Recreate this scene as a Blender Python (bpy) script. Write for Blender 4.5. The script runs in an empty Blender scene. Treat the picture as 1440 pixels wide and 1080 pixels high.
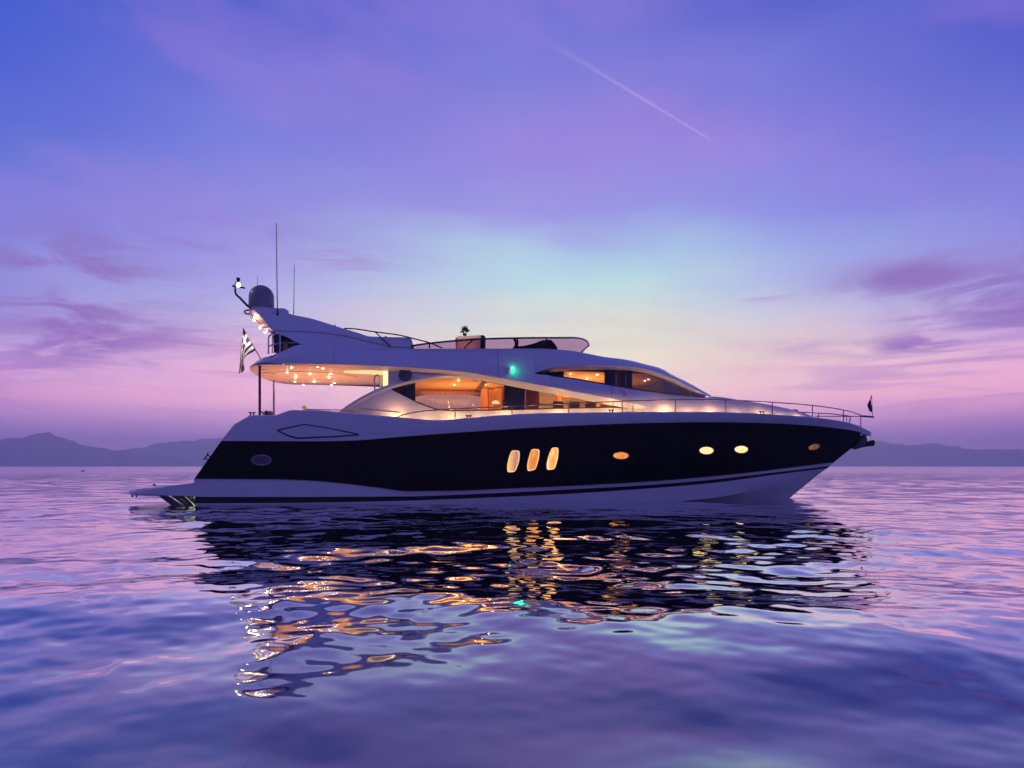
import bpy, bmesh, math, random
import numpy as np
from mathutils import Vector, Matrix
R = math.radians
rnd = random.Random(7)
sc = bpy.context.scene
COL = sc.collection

# ------------------------------------------------------------------ camera
FPX, H, D, YAW = 960.0, 1.4, 28.0, R(8)
cam_d = bpy.data.cameras.new("camera"); cam = bpy.data.objects.new("camera", cam_d); COL.objects.link(cam)
cam.location = (0, -D, H); cam.rotation_euler = (R(90), 0, 0)
cam_d.sensor_width = 36; cam_d.lens = 24.0; cam_d.shift_y = 115/1440
cam_d.clip_start = 0.05; cam_d.clip_end = 60000
sc.camera = cam
sc.view_settings.view_transform = 'Standard'; sc.view_settings.look = 'None'
sc.view_settings.exposure = 0.0; sc.view_settings.gamma = 1.0
sc.view_settings.use_curve_mapping = False
sc.cycles.use_denoising = True
sc.cycles.max_bounces = 8; sc.cycles.transparent_max_bounces = 16
sc.cycles.diffuse_bounces = 3; sc.cycles.glossy_bounces = 4; sc.cycles.volume_bounces = 2
sc.cycles.sample_clamp_indirect = 6.0

def lin(c):
    out = []
    for v in c:
        v = v/255.0
        out.append(v/12.92 if v <= 0.04045 else ((v+0.055)/1.055)**2.4)
    return tuple(out)

# ------------------------------------------------------------------ dusk sky
world = bpy.data.worlds.new("World"); sc.world = world; world.use_nodes = True
nt = world.node_tree; nt.nodes.clear(); nl = nt.links
def N(tree, t, **kw):
    n = tree.nodes.new(t)
    for k, v in kw.items(): setattr(n, k, v)
    return n
def M(tree, op, a, b=None, c=None, clamp=False):
    n = tree.nodes.new('ShaderNodeMath'); n.operation = op; n.use_clamp = clamp
    for i, v in enumerate((a, b, c)):
        if v is None: continue
        if isinstance(v, (int, float)): n.inputs[i].default_value = v
        else: tree.links.new(v, n.inputs[i])
    return n.outputs[0]
def MR(tree, v, a, b, c=0.0, d=1.0, smooth=True):
    n = tree.nodes.new('ShaderNodeMapRange'); n.interpolation_type = 'SMOOTHSTEP' if smooth else 'LINEAR'
    tree.links.new(v, n.inputs['Value'])
    n.inputs['From Min'].default_value = a; n.inputs['From Max'].default_value = b
    n.inputs['To Min'].default_value = c; n.inputs['To Max'].default_value = d
    return n.outputs['Result']
def MIX(tree, f, a, b, blend='MIX'):
    n = tree.nodes.new('ShaderNodeMix'); n.data_type = 'RGBA'; n.blend_type = blend
    ins = [s for s in n.inputs if s.type == 'RGBA']; fo = n.inputs[0]
    for s, v in ((fo, f), (ins[0], a), (ins[1], b)):
        if isinstance(v, (int, float)): s.default_value = v
        elif isinstance(v, tuple): s.default_value = (*v[:3], 1)
        else: tree.links.new(v, s)
    return [o for o in n.outputs if o.type == 'RGBA'][0]

tc = N(nt, 'ShaderNodeTexCoord'); sep = N(nt, 'ShaderNodeSeparateXYZ'); nl.new(tc.outputs['Generated'], sep.inputs[0])
dx, dy, dz = sep.outputs
az = M(nt, 'MULTIPLY', M(nt, 'ARCTAN2', dx, dy), 180/math.pi)          # degrees, 0 = straight ahead (+Y)
el = M(nt, 'MULTIPLY', M(nt, 'ARCSINE', dz), 180/math.pi)
# slow warp so that the colour bands are not ruler straight
cmb = N(nt, 'ShaderNodeCombineXYZ'); nl.new(M(nt, 'MULTIPLY', az, 0.05), cmb.inputs[0]); nl.new(M(nt, 'MULTIPLY', el, 0.16), cmb.inputs[1])
wn = N(nt, 'ShaderNodeTexNoise'); wn.inputs['Scale'].default_value = 1.0; wn.inputs['Detail'].default_value = 3; nl.new(cmb.outputs[0], wn.inputs['Vector'])
warp = M(nt, 'SUBTRACT', wn.outputs['Fac'], 0.5)
elw = M(nt, 'ADD', el, M(nt, 'MULTIPLY', warp, MR(nt, el, 2, 14, 1.0, 7.0)))
fac = M(nt, 'DIVIDE', elw, 90.0, clamp=True)
SKY = {  # azimuth: [(elevation, sRGB)]
 -62: [(0,(112,96,165)),(5,(128,104,178)),(12,(110,108,195)),(25,(72,92,198)),(50,(42,66,180)),(90,(34,54,160))],
 -36.9: [(0,(132,104,168)),(2.6,(150,110,172)),(5,(206,146,184)),(7.4,(194,154,200)),(9.7,(152,140,205)),(12,(136,138,210)),(16.5,(112,124,212)),(20.8,(94,114,210)),(24.8,(72,98,210)),(28.6,(52,90,208)),(44,(86,94,202)),(60,(66,80,190)),(90,(56,66,172))],
 -20.6: [(0,(140,106,172)),(3,(188,132,184)),(5.6,(230,170,190)),(8.6,(220,178,206)),(11,(198,186,218)),(13.5,(176,176,224)),(18.7,(148,142,218)),(23.9,(124,130,222)),(28.4,(108,114,215)),(32.5,(86,98,208)),(44,(94,98,204)),(60,(72,84,192)),(90,(56,66,172))],
 0: [(0,(196,140,180)),(3.3,(222,170,188)),(6.2,(234,206,188)),(9.2,(232,228,190)),(12,(222,229,206)),(14.9,(186,224,222)),(17.6,(176,206,226)),(20.3,(156,152,226)),(25.4,(150,134,222)),(30,(128,128,220)),(34.3,(102,112,214)),(44,(100,100,206)),(60,(74,86,194)),(90,(56,66,172))],
 10.6: [(0,(200,140,178)),(3.2,(216,160,182)),(6,(234,198,184)),(9,(232,226,188)),(11.8,(220,228,202)),(14.6,(182,222,220)),(17.3,(166,200,224)),(20,(150,150,226)),(25,(152,132,222)),(29.6,(130,126,220)),(33.8,(104,110,210)),(44,(100,100,206)),(60,(74,86,194)),(90,(56,66,172))],
 20.6: [(0,(150,108,172)),(2,(165,116,178)),(3.6,(215,150,185)),(5.8,(228,180,182)),(8.6,(224,204,190)),(11.3,(204,204,214)),(13.9,(184,196,222)),(16.5,(160,180,226)),(19,(142,148,226)),(24,(136,130,222)),(28.6,(118,122,218)),(32.6,(88,98,206)),(44,(94,98,204)),(60,(72,84,192)),(90,(56,66,172))],
 36.9: [(0,(122,98,165)),(2.6,(160,106,168)),(5,(228,160,184)),(7.4,(226,172,198)),(9.7,(192,162,214)),(12,(156,150,216)),(16.5,(122,132,216)),(20.8,(106,118,212)),(24.8,(90,102,206)),(28.6,(68,86,200)),(44,(88,94,202)),(60,(68,80,190)),(90,(56,66,172))],
 64: [(0,(110,94,165)),(5,(128,102,178)),(12,(110,106,195)),(25,(72,90,198)),(50,(42,66,180)),(90,(34,54,160))],
 115:[(0,(92,86,146)),(10,(90,88,160)),(30,(76,82,166)),(60,(80,84,178)),(90,(56,66,172))]}
keys = sorted(SKY)
def ramp(stops):
    n = N(nt, 'ShaderNodeValToRGB'); nl.new(fac, n.inputs[0]); cr = n.color_ramp; cr.interpolation = 'CARDINAL' if False else 'LINEAR'
    while len(cr.elements) > 1: cr.elements.remove(cr.elements[-1])
    for i, (e, c) in enumerate(stops):
        x = e/90.0
        q = cr.elements[0] if i == 0 else cr.elements.new(x)
        q.position = x; q.color = (*lin(c), 1)
    return n.outputs['Color']
cur = ramp(SKY[115])
aabs = az
prev = None
order = [-62, -36.9, -20.6, 0, 10.6, 20.6, 36.9, 64]
cols = {k: ramp(SKY[k]) for k in order}
back = ramp(SKY[115])
skyc = MIX(nt, MR(nt, az, -115, -62), back, cols[-62])
for a, b in zip(order[:-1], order[1:]):
    skyc = MIX(nt, MR(nt, az, a, b, smooth=False), skyc, cols[b])
skyc = MIX(nt, MR(nt, az, 64, 115), skyc, back)
# broad faint magenta veils high up
c2 = N(nt, 'ShaderNodeCombineXYZ'); nl.new(M(nt, 'MULTIPLY', az, 0.045), c2.inputs[0]); nl.new(M(nt, 'ADD', M(nt, 'MULTIPLY', el, 0.10), M(nt, 'MULTIPLY', az, 0.012)), c2.inputs[1]); c2.inputs[2].default_value = 3.7
vn = N(nt, 'ShaderNodeTexNoise'); vn.inputs['Detail'].default_value = 5; vn.inputs['Scale'].default_value = 1.3; vn.inputs['Roughness'].default_value = 0.55; nl.new(c2.outputs[0], vn.inputs['Vector'])
veil = M(nt, 'MULTIPLY', MR(nt, vn.outputs['Fac'], 0.46, 0.66), MR(nt, el, 10, 22, 0.05, 0.28))
skyc = MIX(nt, veil, skyc, lin((172, 132, 222)))
hi_c = N(nt, 'ShaderNodeCombineXYZ'); nl.new(M(nt, 'MULTIPLY', az, 0.075), hi_c.inputs[0]); nl.new(M(nt, 'ADD', M(nt, 'MULTIPLY', el, 0.30), M(nt, 'MULTIPLY', az, 0.03)), hi_c.inputs[1]); hi_c.inputs[2].default_value = 9.1
hn = N(nt, 'ShaderNodeTexNoise'); hn.inputs['Detail'].default_value = 4; hn.inputs['Scale'].default_value = 1.0; nl.new(hi_c.outputs[0], hn.inputs['Vector'])
hm = M(nt, 'MULTIPLY', MR(nt, hn.outputs['Fac'], 0.42, 0.58), MR(nt, el, 34, 40, 0, 0.92))
skyc = MIX(nt, hm, skyc, lin((44, 50, 132)))
# low streaky clouds
def streaks(sx, sy, off, lo, hi, detail=9):
    c = N(nt, 'ShaderNodeCombineXYZ'); nl.new(M(nt, 'MULTIPLY', az, sx), c.inputs[0])
    nl.new(M(nt, 'ADD', M(nt, 'MULTIPLY', el, sy), M(nt, 'MULTIPLY', az, -sx*0.10)), c.inputs[1]); c.inputs[2].default_value = off
    n = N(nt, 'ShaderNodeTexNoise'); n.inputs['Detail'].default_value = detail; n.inputs['Scale'].default_value = 1.0
    n.inputs['Roughness'].default_value = 0.62; n.inputs['Distortion'].default_value = 0.9
    nl.new(c.outputs[0], n.inputs['Vector'])
    return MR(nt, n.outputs['Fac'], lo, hi)
def blob(a0, e0, ra, re):
    q = M(nt, 'ADD', M(nt, 'POWER', M(nt, 'DIVIDE', M(nt, 'SUBTRACT', az, a0), ra), 2.0), M(nt, 'POWER', M(nt, 'DIVIDE', M(nt, 'SUBTRACT', el, e0), re), 2.0))
    return M(nt, 'EXPONENT', M(nt, 'MULTIPLY', q, -1.0))
s1 = streaks(0.13, 0.50, 17.3, 0.40, 0.60)
s2 = streaks(0.07, 0.9, 4.1, 0.46, 0.66)
s3 = streaks(0.05, 0.32, 8.8, 0.42, 0.62)
left = M(nt, 'MULTIPLY', s1, M(nt, 'ADD', M(nt, 'ADD', blob(-32.5, 13.0, 5.5, 3.2), blob(-34, 8.6, 9, 2.0)), M(nt, 'MULTIPLY', blob(-22, 17.0, 5, 1.6), 0.6), clamp=True))
right = M(nt, 'MULTIPLY', s1, M(nt, 'ADD', blob(30, 13.5, 4.5, 1.2), M(nt, 'ADD', blob(37, 11.0, 6, 2.4), blob(32, 8.6, 7, 0.8)), clamp=True))
sidemask = M(nt, 'ADD', MR(nt, az, -12, -24), MR(nt, az, 18, 30), clamp=True)
band = M(nt, 'MULTIPLY', M(nt, 'MULTIPLY', s2, M(nt, 'ADD', M(nt, 'MULTIPLY', sidemask, 0.75), 0.25)), M(nt, 'MULTIPLY', MR(nt, el, 2, 5), MR(nt, el, 15, 9)))
skyc = MIX(nt, M(nt, 'MULTIPLY', band, 0.55), skyc, lin((152, 104, 176)))
skyc = MIX(nt, M(nt, 'MULTIPLY', M(nt, 'ADD', left, right, clamp=True), 0.9), skyc, lin((132, 92, 168)))
small = M(nt, 'MULTIPLY', streaks(0.16, 1.1, 21.0, 0.40, 0.6), M(nt, 'ADD', M(nt, 'ADD', blob(20.2, 13.2, 2.2, 0.5), blob(22.6, 9.3, 2.6, 0.3)), blob(-14.5, 16.3, 5, 1.0), clamp=True))
skyc = MIX(nt, M(nt, 'MULTIPLY', small, 0.55), skyc, lin((160, 120, 190)))
# old aircraft trail: a short arc of a great circle
def dirof(a, e): return Vector((math.sin(R(a))*math.cos(R(e)), math.cos(R(a))*math.cos(R(e)), math.sin(R(e))))
pa, pb = dirof(-0.6, 33.4), dirof(16.6, 24.4)
nrm = pa.cross(pb).normalized(); tan = (pb-pa).normalized()
def DOT(v):
    n = N(nt, 'ShaderNodeVectorMath', operation='DOT_PRODUCT'); nl.new(tc.outputs['Generated'], n.inputs[0]); n.inputs[1].default_value = v; return n.outputs['Value']
dist = M(nt, 'ABSOLUTE', DOT(nrm)); along = DOT(tan)
a0, a1 = pa.dot(tan), pb.dot(tan)
tn = N(nt, 'ShaderNodeTexNoise'); tn.inputs['Scale'].default_value = 38; tn.inputs['Detail'].default_value = 3; nl.new(tc.outputs['Generated'], tn.inputs['Vector'])
wid = M(nt, 'MULTIPLY', MR(nt, along, a0, a1, 0.0034, 0.0009, smooth=False), MR(nt, tn.outputs['Fac'], 0.3, 0.7, 0.7, 1.25))
trail = M(nt, 'EXPONENT', M(nt, 'MULTIPLY', M(nt, 'POWER', M(nt, 'DIVIDE', dist, wid), 2.0), -1.0))
trail = M(nt, 'MULTIPLY', trail, M(nt, 'MULTIPLY', MR(nt, along, a0, a0+0.24), MR(nt, along, a1+0.004, a1-0.02)))
trail = M(nt, 'MULTIPLY', trail, MR(nt, dy, 0.0, 0.1))
skyc = MIX(nt, M(nt, 'MULTIPLY', trail, 0.38), skyc, lin((205, 190, 240)))
glow = M(nt, 'ADD', M(nt, 'MULTIPLY', M(nt, 'EXPONENT', M(nt, 'MULTIPLY', M(nt, 'POWER', M(nt, 'DIVIDE', el, 18.0), 2.0), -1.0)), 0.50), M(nt, 'MULTIPLY', M(nt, 'EXPONENT', M(nt, 'MULTIPLY', M(nt, 'POWER', M(nt, 'DIVIDE', el, 6.5), 2.0), -1.0)), 1.9))
glow = M(nt, 'ADD', M(nt, 'MULTIPLY', glow, MR(nt, M(nt, 'ABSOLUTE', az), 100, 60)), 1.0)
gm = N(nt, 'ShaderNodeVectorMath', operation='SCALE'); nl.new(skyc, gm.inputs[0]); nl.new(glow, gm.inputs['Scale']); skyc = MIX(nt, MR(nt, el, 16, 4), gm.outputs[0], (0.995, 0.96, 0.86), 'MULTIPLY')
lowb = M(nt, 'MULTIPLY', M(nt, 'EXPONENT', M(nt, 'MULTIPLY', M(nt, 'POWER', M(nt, 'DIVIDE', el, 2.0), 2.0), -1.0)), MR(nt, M(nt, 'ABSOLUTE', az), 100, 60))
skyc = MIX(nt, M(nt, 'MULTIPLY', lowb, 0.7), skyc, (1.5, 0.85, 1.7))
bg = N(nt, 'ShaderNodeBackground'); bg.inputs['Strength'].default_value = 1.0
# the last physical daylight left in the air
ns = N(nt, 'ShaderNodeTexSky'); ns.sky_type = 'NISHITA'; ns.sun_disc = False; ns.sun_elevation = R(-3); ns.sun_rotation = R(6)
hs = MIX(nt, 1.0, skyc, MIX(nt, 0.03, (0.0, 0.0, 0.0), ns.outputs['Color']), 'ADD')
nl.new(hs, bg.inputs['Color'])
wo = N(nt, 'ShaderNodeOutputWorld'); nl.new(bg.outputs[0], wo.inputs[0])

# ------------------------------------------------------------------ helpers
cY, sY = math.cos(YAW), math.sin(YAW)
def P(u, v, Y):
    """point of the yacht (x fore, y port, z up) where the sight line through photo pixel (u,v) crosses the plane y = Y"""
    a = (u-720)/FPX; e = (655-v)/FPX
    t = (Y + D*cY)/(cY - a*sY)
    wx, wy = t*a, -D+t
    return Vector((wx*cY + wy*sY, Y, H + t*e))
def PZ(u, v, z):
    a = (u-720)/FPX; e = (655-v)/FPX; t = (z-H)/e
    wx, wy = t*a, -D+t
    return Vector((wx*cY+wy*sY, -wx*sY+wy*cY, z))
def pchip(xs, ys):
    xs = np.array(xs, float); ys = np.array(ys, float); n = len(xs)
    h = np.diff(xs); d = np.diff(ys)/h; m = np.zeros(n)
    if n == 2: m[:] = d[0]
    else:
        for i in range(1, n-1):
            if d[i-1]*d[i] > 0:
                w1 = 2*h[i]+h[i-1]; w2 = h[i]+2*h[i-1]
                m[i] = (w1+w2)/(w1/d[i-1]+w2/d[i])
        m[0] = d[0]; m[-1] = d[-1]
    def f(x):
        x = min(max(x, xs[0]), xs[-1]); i = int(min(max(np.searchsorted(xs, x)-1, 0), n-2))
        t = (x-xs[i])/h[i]; t2, t3 = t*t, t*t*t
        return float((2*t3-3*t2+1)*ys[i]+(t3-2*t2+t)*h[i]*m[i]+(-2*t3+3*t2)*ys[i+1]+(t3-t2)*h[i]*m[i+1])
    return f
class Line:
    def __init__(s, pts, smooth=True):
        s.u0, s.u1 = pts[0][0], pts[-1][0]
        us = [p[0] for p in pts]
        if smooth: s.v = pchip(us, [p[1] for p in pts])
        else: s.v = lambda x, us=us, vs=[p[1] for p in pts]: float(np.interp(x, us, vs))
        s.Y = pchip(us, [p[2] for p in pts])
    def at(s, u, dv=0, dY=0): return P(u, s.v(u)+dv, s.Y(u)+dY)
    def s(s, t, **k): return s.at(s.u0+(s.u1-s.u0)*t, **k)
def off(line, dv=0.0, dY=0.0, u0=None, u1=None):
    l = Line.__new__(Line); l.u0 = line.u0 if u0 is None else u0; l.u1 = line.u1 if u1 is None else u1
    l.v = lambda u: line.v(u)+dv; l.Y = lambda u: line.Y(u)+dY; return l

class MB:
    def __init__(s): s.v = []; s.f = []; s.mi = []
    def grid(s, rows, closed=False, mi=0):
        b = len(s.v); n = len(rows[0])
        for r in rows: s.v += [tuple(p) for p in r]
        for i in range(len(rows)-1):
            for j in range(n-1 if not closed else n):
                k = (j+1) % n
                s.f.append((b+i*n+j, b+i*n+k, b+(i+1)*n+k, b+(i+1)*n+j)); s.mi.append(mi)
        return s
    def slab(s, rows, vec):
        """closed sheet of thickness vec"""
        vec = Vector(vec); inner = [[Vector(p)+vec for p in r] for r in rows]
        b = len(s.v); nr, n = len(rows), len(rows[0])
        for rr in (rows, inner):
            for r in rr: s.v += [tuple(p) for p in r]
        o = nr*n
        for i in range(nr-1):
            for j in range(n-1):
                a, c, d, e = i*n+j, i*n+j+1, (i+1)*n+j+1, (i+1)*n+j
                s.f.append((b+a, b+c, b+d, b+e)); s.f.append((b+o+e, b+o+d, b+o+c, b+o+a))
        ring = [j for j in range(n)] + [i*n+n-1 for i in range(1, nr)] + [(nr-1)*n+j for j in range(n-2, -1, -1)] + [i*n for i in range(nr-2, 0, -1)]
        for q in range(len(ring)):
            a, c = ring[q], ring[(q+1) % len(ring)]
            s.f.append((b+c, b+a, b+o+a, b+o+c))
        return s
    def poly(s, pts):
        b = len(s.v); s.v += [tuple(p) for p in pts]; s.f.append(tuple(range(b, b+len(pts)))); return s
    def prism(s, pts, vec):
        n = len(pts); b = len(s.v); vec = Vector(vec)
        s.v += [tuple(p) for p in pts] + [tuple(Vector(p)+vec) for p in pts]
        s.f.append(tuple(range(b, b+n))); s.f.append(tuple(range(b+2*n-1, b+n-1, -1)))
        for i in range(n):
            j = (i+1) % n; s.f.append((b+j, b+i, b+n+i, b+n+j))
        return s
    def box(s, c, d, rz=0):
        c = Vector(c); m = Matrix.Rotation(rz, 3, 'Z')
        q = [c + m @ Vector((sx*d[0]/2, sy*d[1]/2, -d[2]/2)) for sx, sy in ((-1,-1),(1,-1),(1,1),(-1,1))]
        return s.prism(q, (0, 0, d[2]))
    def tube(s, pts, r, n=8, r1=None, caps=True):
        pts = [Vector(p) for p in pts]; rings = []
        m = len(pts)
        prevn = None
        for i, p in enumerate(pts):
            t = (pts[min(i+1, m-1)]-pts[max(i-1, 0)]).normalized()
            a = prevn if prevn is not None else (Vector((0, 0, 1)) if abs(t.z) < 0.9 else Vector((1, 0, 0)))
            a = (a - t*a.dot(t)).normalized(); prevn = a; b2 = t.cross(a)
            rr = r if r1 is None else r+(r1-r)*i/(m-1)
            rings.append([p + (a*math.cos(2*math.pi*k/n)+b2*math.sin(2*math.pi*k/n))*rr for k in range(n)])
        b = len(s.v); s.grid(rings, closed=True)
        if caps:
            s.f.append(tuple(range(b+n-1, b-1, -1))); e = b+(m-1)*n; s.f.append(tuple(range(e, e+n)))
        return s
    def lathe(s, c, prof, n=24, axis='Z'):
        c = Vector(c); rings = []
        for r, h in prof:
            ring = []
            for k in range(n):
                a = 2*math.pi*k/n
                if axis == 'Z': ring.append(c+Vector((r*math.cos(a), r*math.sin(a), h)))
                elif axis == 'Y': ring.append(c+Vector((r*math.cos(a), h, r*math.sin(a))))
                else: ring.append(c+Vector((h, r*math.cos(a), r*math.sin(a))))
            rings.append(ring)
        b = len(s.v); s.grid(rings, closed=True)
        s.f.append(tuple(range(b+n-1, b-1, -1))); e = b+(len(prof)-1)*n; s.f.append(tuple(range(e, e+n)))
        return s
    def mirror(s):
        b = len(s.v); s.v += [(x, -y, z) for x, y, z in s.v]
        s.f += [tuple(b+i for i in reversed(f)) for f in list(s.f)]
        return s
    def build(s, name, mats, parent=None, smooth=38, bevel=0.0, weld=1e-4):
        me = bpy.data.meshes.new(name); me.from_pydata(s.v, [], s.f)
        bm = bmesh.new(); bm.from_mesh(me)
        bmesh.ops.remove_doubles(bm, verts=bm.verts, dist=weld)
        bmesh.ops.dissolve_degenerate(bm, edges=bm.edges, dist=1e-5)
        bmesh.ops.recalc_face_normals(bm, faces=bm.faces)
        for e in bm.edges:
            e.smooth = len(e.link_faces) == 2 and e.calc_face_angle(3.0) < R(smooth)
        for f in bm.faces: f.smooth = True
        bm.to_mesh(me); bm.free()
        for m in (mats if isinstance(mats, (list, tuple)) else [mats]): me.materials.append(m)
        o = bpy.data.objects.new(name, me); COL.objects.link(o)
        if parent is not None: o.parent = parent
        if bevel:
            b = o.modifiers.new('bevel', 'BEVEL'); b.width = bevel; b.segments = 3; b.limit_method = 'ANGLE'; b.angle_limit = R(35)
        return o
def sides(mb, name, m_, parent, smooth=38):
    """a starboard piece and its port counterpart"""
    o = mb.build(name, m_, parent, smooth)
    q = MB(); q.v = [(x, -y, z) for x, y, z in mb.v]; q.f = [tuple(reversed(f)) for f in mb.f]
    return o, q.build(name, m_, parent, smooth)
def tag(o, label=None, cat=None, group=None, kind=None):
    if label: o['label'] = label
    if cat: o['category'] = cat
    if group: o['group'] = group
    if kind: o['kind'] = kind
    return o
def empty(name, loc=(0, 0, 0)):
    o = bpy.data.objects.new(name, None); COL.objects.link(o); o.location = loc; o.empty_display_size = 0.3; return o
def rowsof(top, bot, u0, u1, n, m, bulge=0.0):
    rows = []
    for i in range(m+1):
        w = i/m; r = []
        for j in range(n+1):
            u = u0+(u1-u0)*j/n; p = top.at(u).lerp(bot.at(u), w)
            p.y -= bulge*math.sin(math.pi*w); r.append(p)
        rows.append(r)
    return rows
def strip(top, bot, u0, u1, n=40, m=2, th=0.05, bulge=0.0, both=True, mb=None):
    mb = mb or MB(); mb.slab(rowsof(top, bot, u0, u1, n, m, bulge), (0, th, 0))
    return mb.mirror() if both else mb
def smooth_path(pts, n=6):
    pts = [Vector(p) for p in pts]; out = []
    for i in range(len(pts)-1):
        p0, p1, p2, p3 = pts[max(i-1, 0)], pts[i], pts[i+1], pts[min(i+2, len(pts)-1)]
        for k in range(n):
            t = k/n; out.append(0.5*((2*p1)+(p2-p0)*t+(2*p0-5*p1+4*p2-p3)*t*t+(3*p1-p0-3*p2+p3)*t**3))
    out.append(pts[-1]); return out

# ------------------------------------------------------------------ materials
def mat(name, col, rough=0.4, metal=0.0, coat=0.0, noise=0.0, nscale=3.0, bump=0.0, spec=0.5):
    m = bpy.data.materials.new(name); m.use_nodes = True; t = m.node_tree; b = t.nodes['Principled BSDF']
    b.inputs['Base Color'].default_value = (*col, 1); b.inputs['Roughness'].default_value = rough
    b.inputs['Metallic'].default_value = metal; b.inputs['Coat Weight'].default_value = coat; b.inputs['Coat Roughness'].default_value = 0.06
    b.inputs['Specular IOR Level'].default_value = spec
    tcn = t.nodes.new('ShaderNodeTexCoord'); n = t.nodes.new('ShaderNodeTexNoise'); n.inputs['Scale'].default_value = nscale; n.inputs['Detail'].default_value = 6
    t.links.new(tcn.outputs['Object'], n.inputs['Vector'])
    if noise:
        c = MIX(t, n.outputs['Fac'], tuple(x*(1-noise) for x in col), tuple(min(1, x*(1+noise)) for x in col)); t.links.new(c, b.inputs['Base Color'])
    rr = MR(t, n.outputs['Fac'], 0.3, 0.7, max(0.01, rough*0.8), rough*1.2, smooth=False); t.links.new(rr, b.inputs['Roughness'])
    if bump:
        bn = t.nodes.new('ShaderNodeBump'); bn.inputs['Strength'].default_value = bump; bn.inputs['Distance'].default_value = 0.01
        t.links.new(n.outputs['Fac'], bn.inputs['Height']); t.links.new(bn.outputs[0], b.inputs['Normal'])
    return m
def emit(name, col, strength):
    m = bpy.data.materials.new(name); m.use_nodes = True; t = m.node_tree; t.nodes.clear()
    e = t.nodes.new('ShaderNodeEmission'); e.inputs[0].default_value = (*col, 1); e.inputs[1].default_value = strength
    o = t.nodes.new('ShaderNodeOutputMaterial'); t.links.new(e.outputs[0], o.inputs[0]); return m
def glass(name, tint, refl=1.0):
    m = bpy.data.materials.new(name); m.use_nodes = True; t = m.node_tree; t.nodes.clear()
    tr = t.nodes.new('ShaderNodeBsdfTransparent'); tr.inputs[0].default_value = (*tint, 1)
    g = t.nodes.new('ShaderNodeBsdfGlossy'); g.inputs['Roughness'].default_value = 0.02; g.inputs['Color'].default_value = (1, 1, 1, 1)
    f = t.nodes.new('ShaderNodeFresnel'); f.inputs[0].default_value = 1.45
    mx = t.nodes.new('ShaderNodeMixShader'); t.links.new(M(t, 'MULTIPLY', f.outputs[0], refl), mx.inputs[0])
    t.links.new(tr.outputs[0], mx.inputs[1]); t.links.new(g.outputs[0], mx.inputs[2])
    o = t.nodes.new('ShaderNodeOutputMaterial'); t.links.new(mx.outputs[0], o.inputs[0]); return m
def wood(name, a, b, scale=9.0, rough=0.3):
    m = mat(name, a, rough, coat=0.3); t = m.node_tree; p = t.nodes['Principled BSDF']
    tcn = t.nodes.new('ShaderNodeTexCoord'); mp = t.nodes.new('ShaderNodeMapping'); mp.inputs['Scale'].default_value = (scale, scale, 0.6)
    t.links.new(tcn.outputs['Object'], mp.inputs[0]); n = t.nodes.new('ShaderNodeTexNoise'); n.inputs['Scale'].default_value = 1.6; n.inputs['Detail'].default_value = 8
    t.links.new(mp.outputs[0], n.inputs['Vector']); t.links.new(MIX(t, MR(t, n.outputs['Fac'], 0.35, 0.65), a, b), p.inputs['Base Color']); return m
WHITE = mat('white_gelcoat', (0.78, 0.78, 0.80), 0.28, coat=0.35, noise=0.025, nscale=0.7)
WHITE2 = mat('white_gelcoat_satin', (0.74, 0.73, 0.74), 0.38, noise=0.03, nscale=1.3)
NAVY = mat('black_hull_paint', (0.002, 0.002, 0.004), 0.09, coat=0.0, spec=0.14)
BLACK = mat('black_paint', (0.006, 0.006, 0.010), 0.12, spec=0.4)
DARKGL = mat('dark_tinted_panel', (0.010, 0.010, 0.022), 0.06)
STEEL = mat('polished_steel', (0.55, 0.54, 0.56), 0.14, metal=1.0)
RAILM = mat('rail_steel', (0.30, 0.25, 0.28), 0.5, metal=1.0)
DSTEEL = mat('dark_steel', (0.07, 0.065, 0.08), 0.25, metal=0.7)
DOMEM = mat('radome_plastic', (0.27, 0.26, 0.30), 0.45, noise=0.05)
TEAK = wood('teak_deck', (0.30, 0.18, 0.09), (0.38, 0.24, 0.13), 14, 0.6)
CHERRY = wood('cherry_veneer', (0.42, 0.17, 0.045), (0.62, 0.29, 0.09), 7, 0.3)
CREAM = mat('cream_lining', (0.74, 0.50, 0.22), 0.6, noise=0.05)
LEATHER = mat('cream_leather', (0.60, 0.48, 0.36), 0.5, noise=0.08, nscale=8, bump=0.2)
BROWN = mat('brown_upholstery', (0.12, 0.07, 0.04), 0.6, noise=0.2, nscale=10)
RUB = mat('rubber', (0.01, 0.01, 0.012), 0.6)
ROPE = mat('tan_rope', (0.35, 0.24, 0.12), 0.8, noise=0.3, nscale=40, bump=0.5)
SALG = glass('saloon_glass', (0.86, 0.78, 0.72))
PILG = glass('windscreen_glass', (0.72, 0.64, 0.68), 0.8)
FLYG = glass('purple_acrylic', (0.50, 0.32, 0.52), 0.6)
LAMPM = emit('lamp_glow', (1.0, 0.80, 0.50), 22)
EDGEM = emit('wall_edge_glow', (1.0, 0.72, 0.38), 1.5)
PLANT = mat('plant_green', (0.035, 0.045, 0.018), 0.6, noise=0.4, nscale=14)

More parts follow.
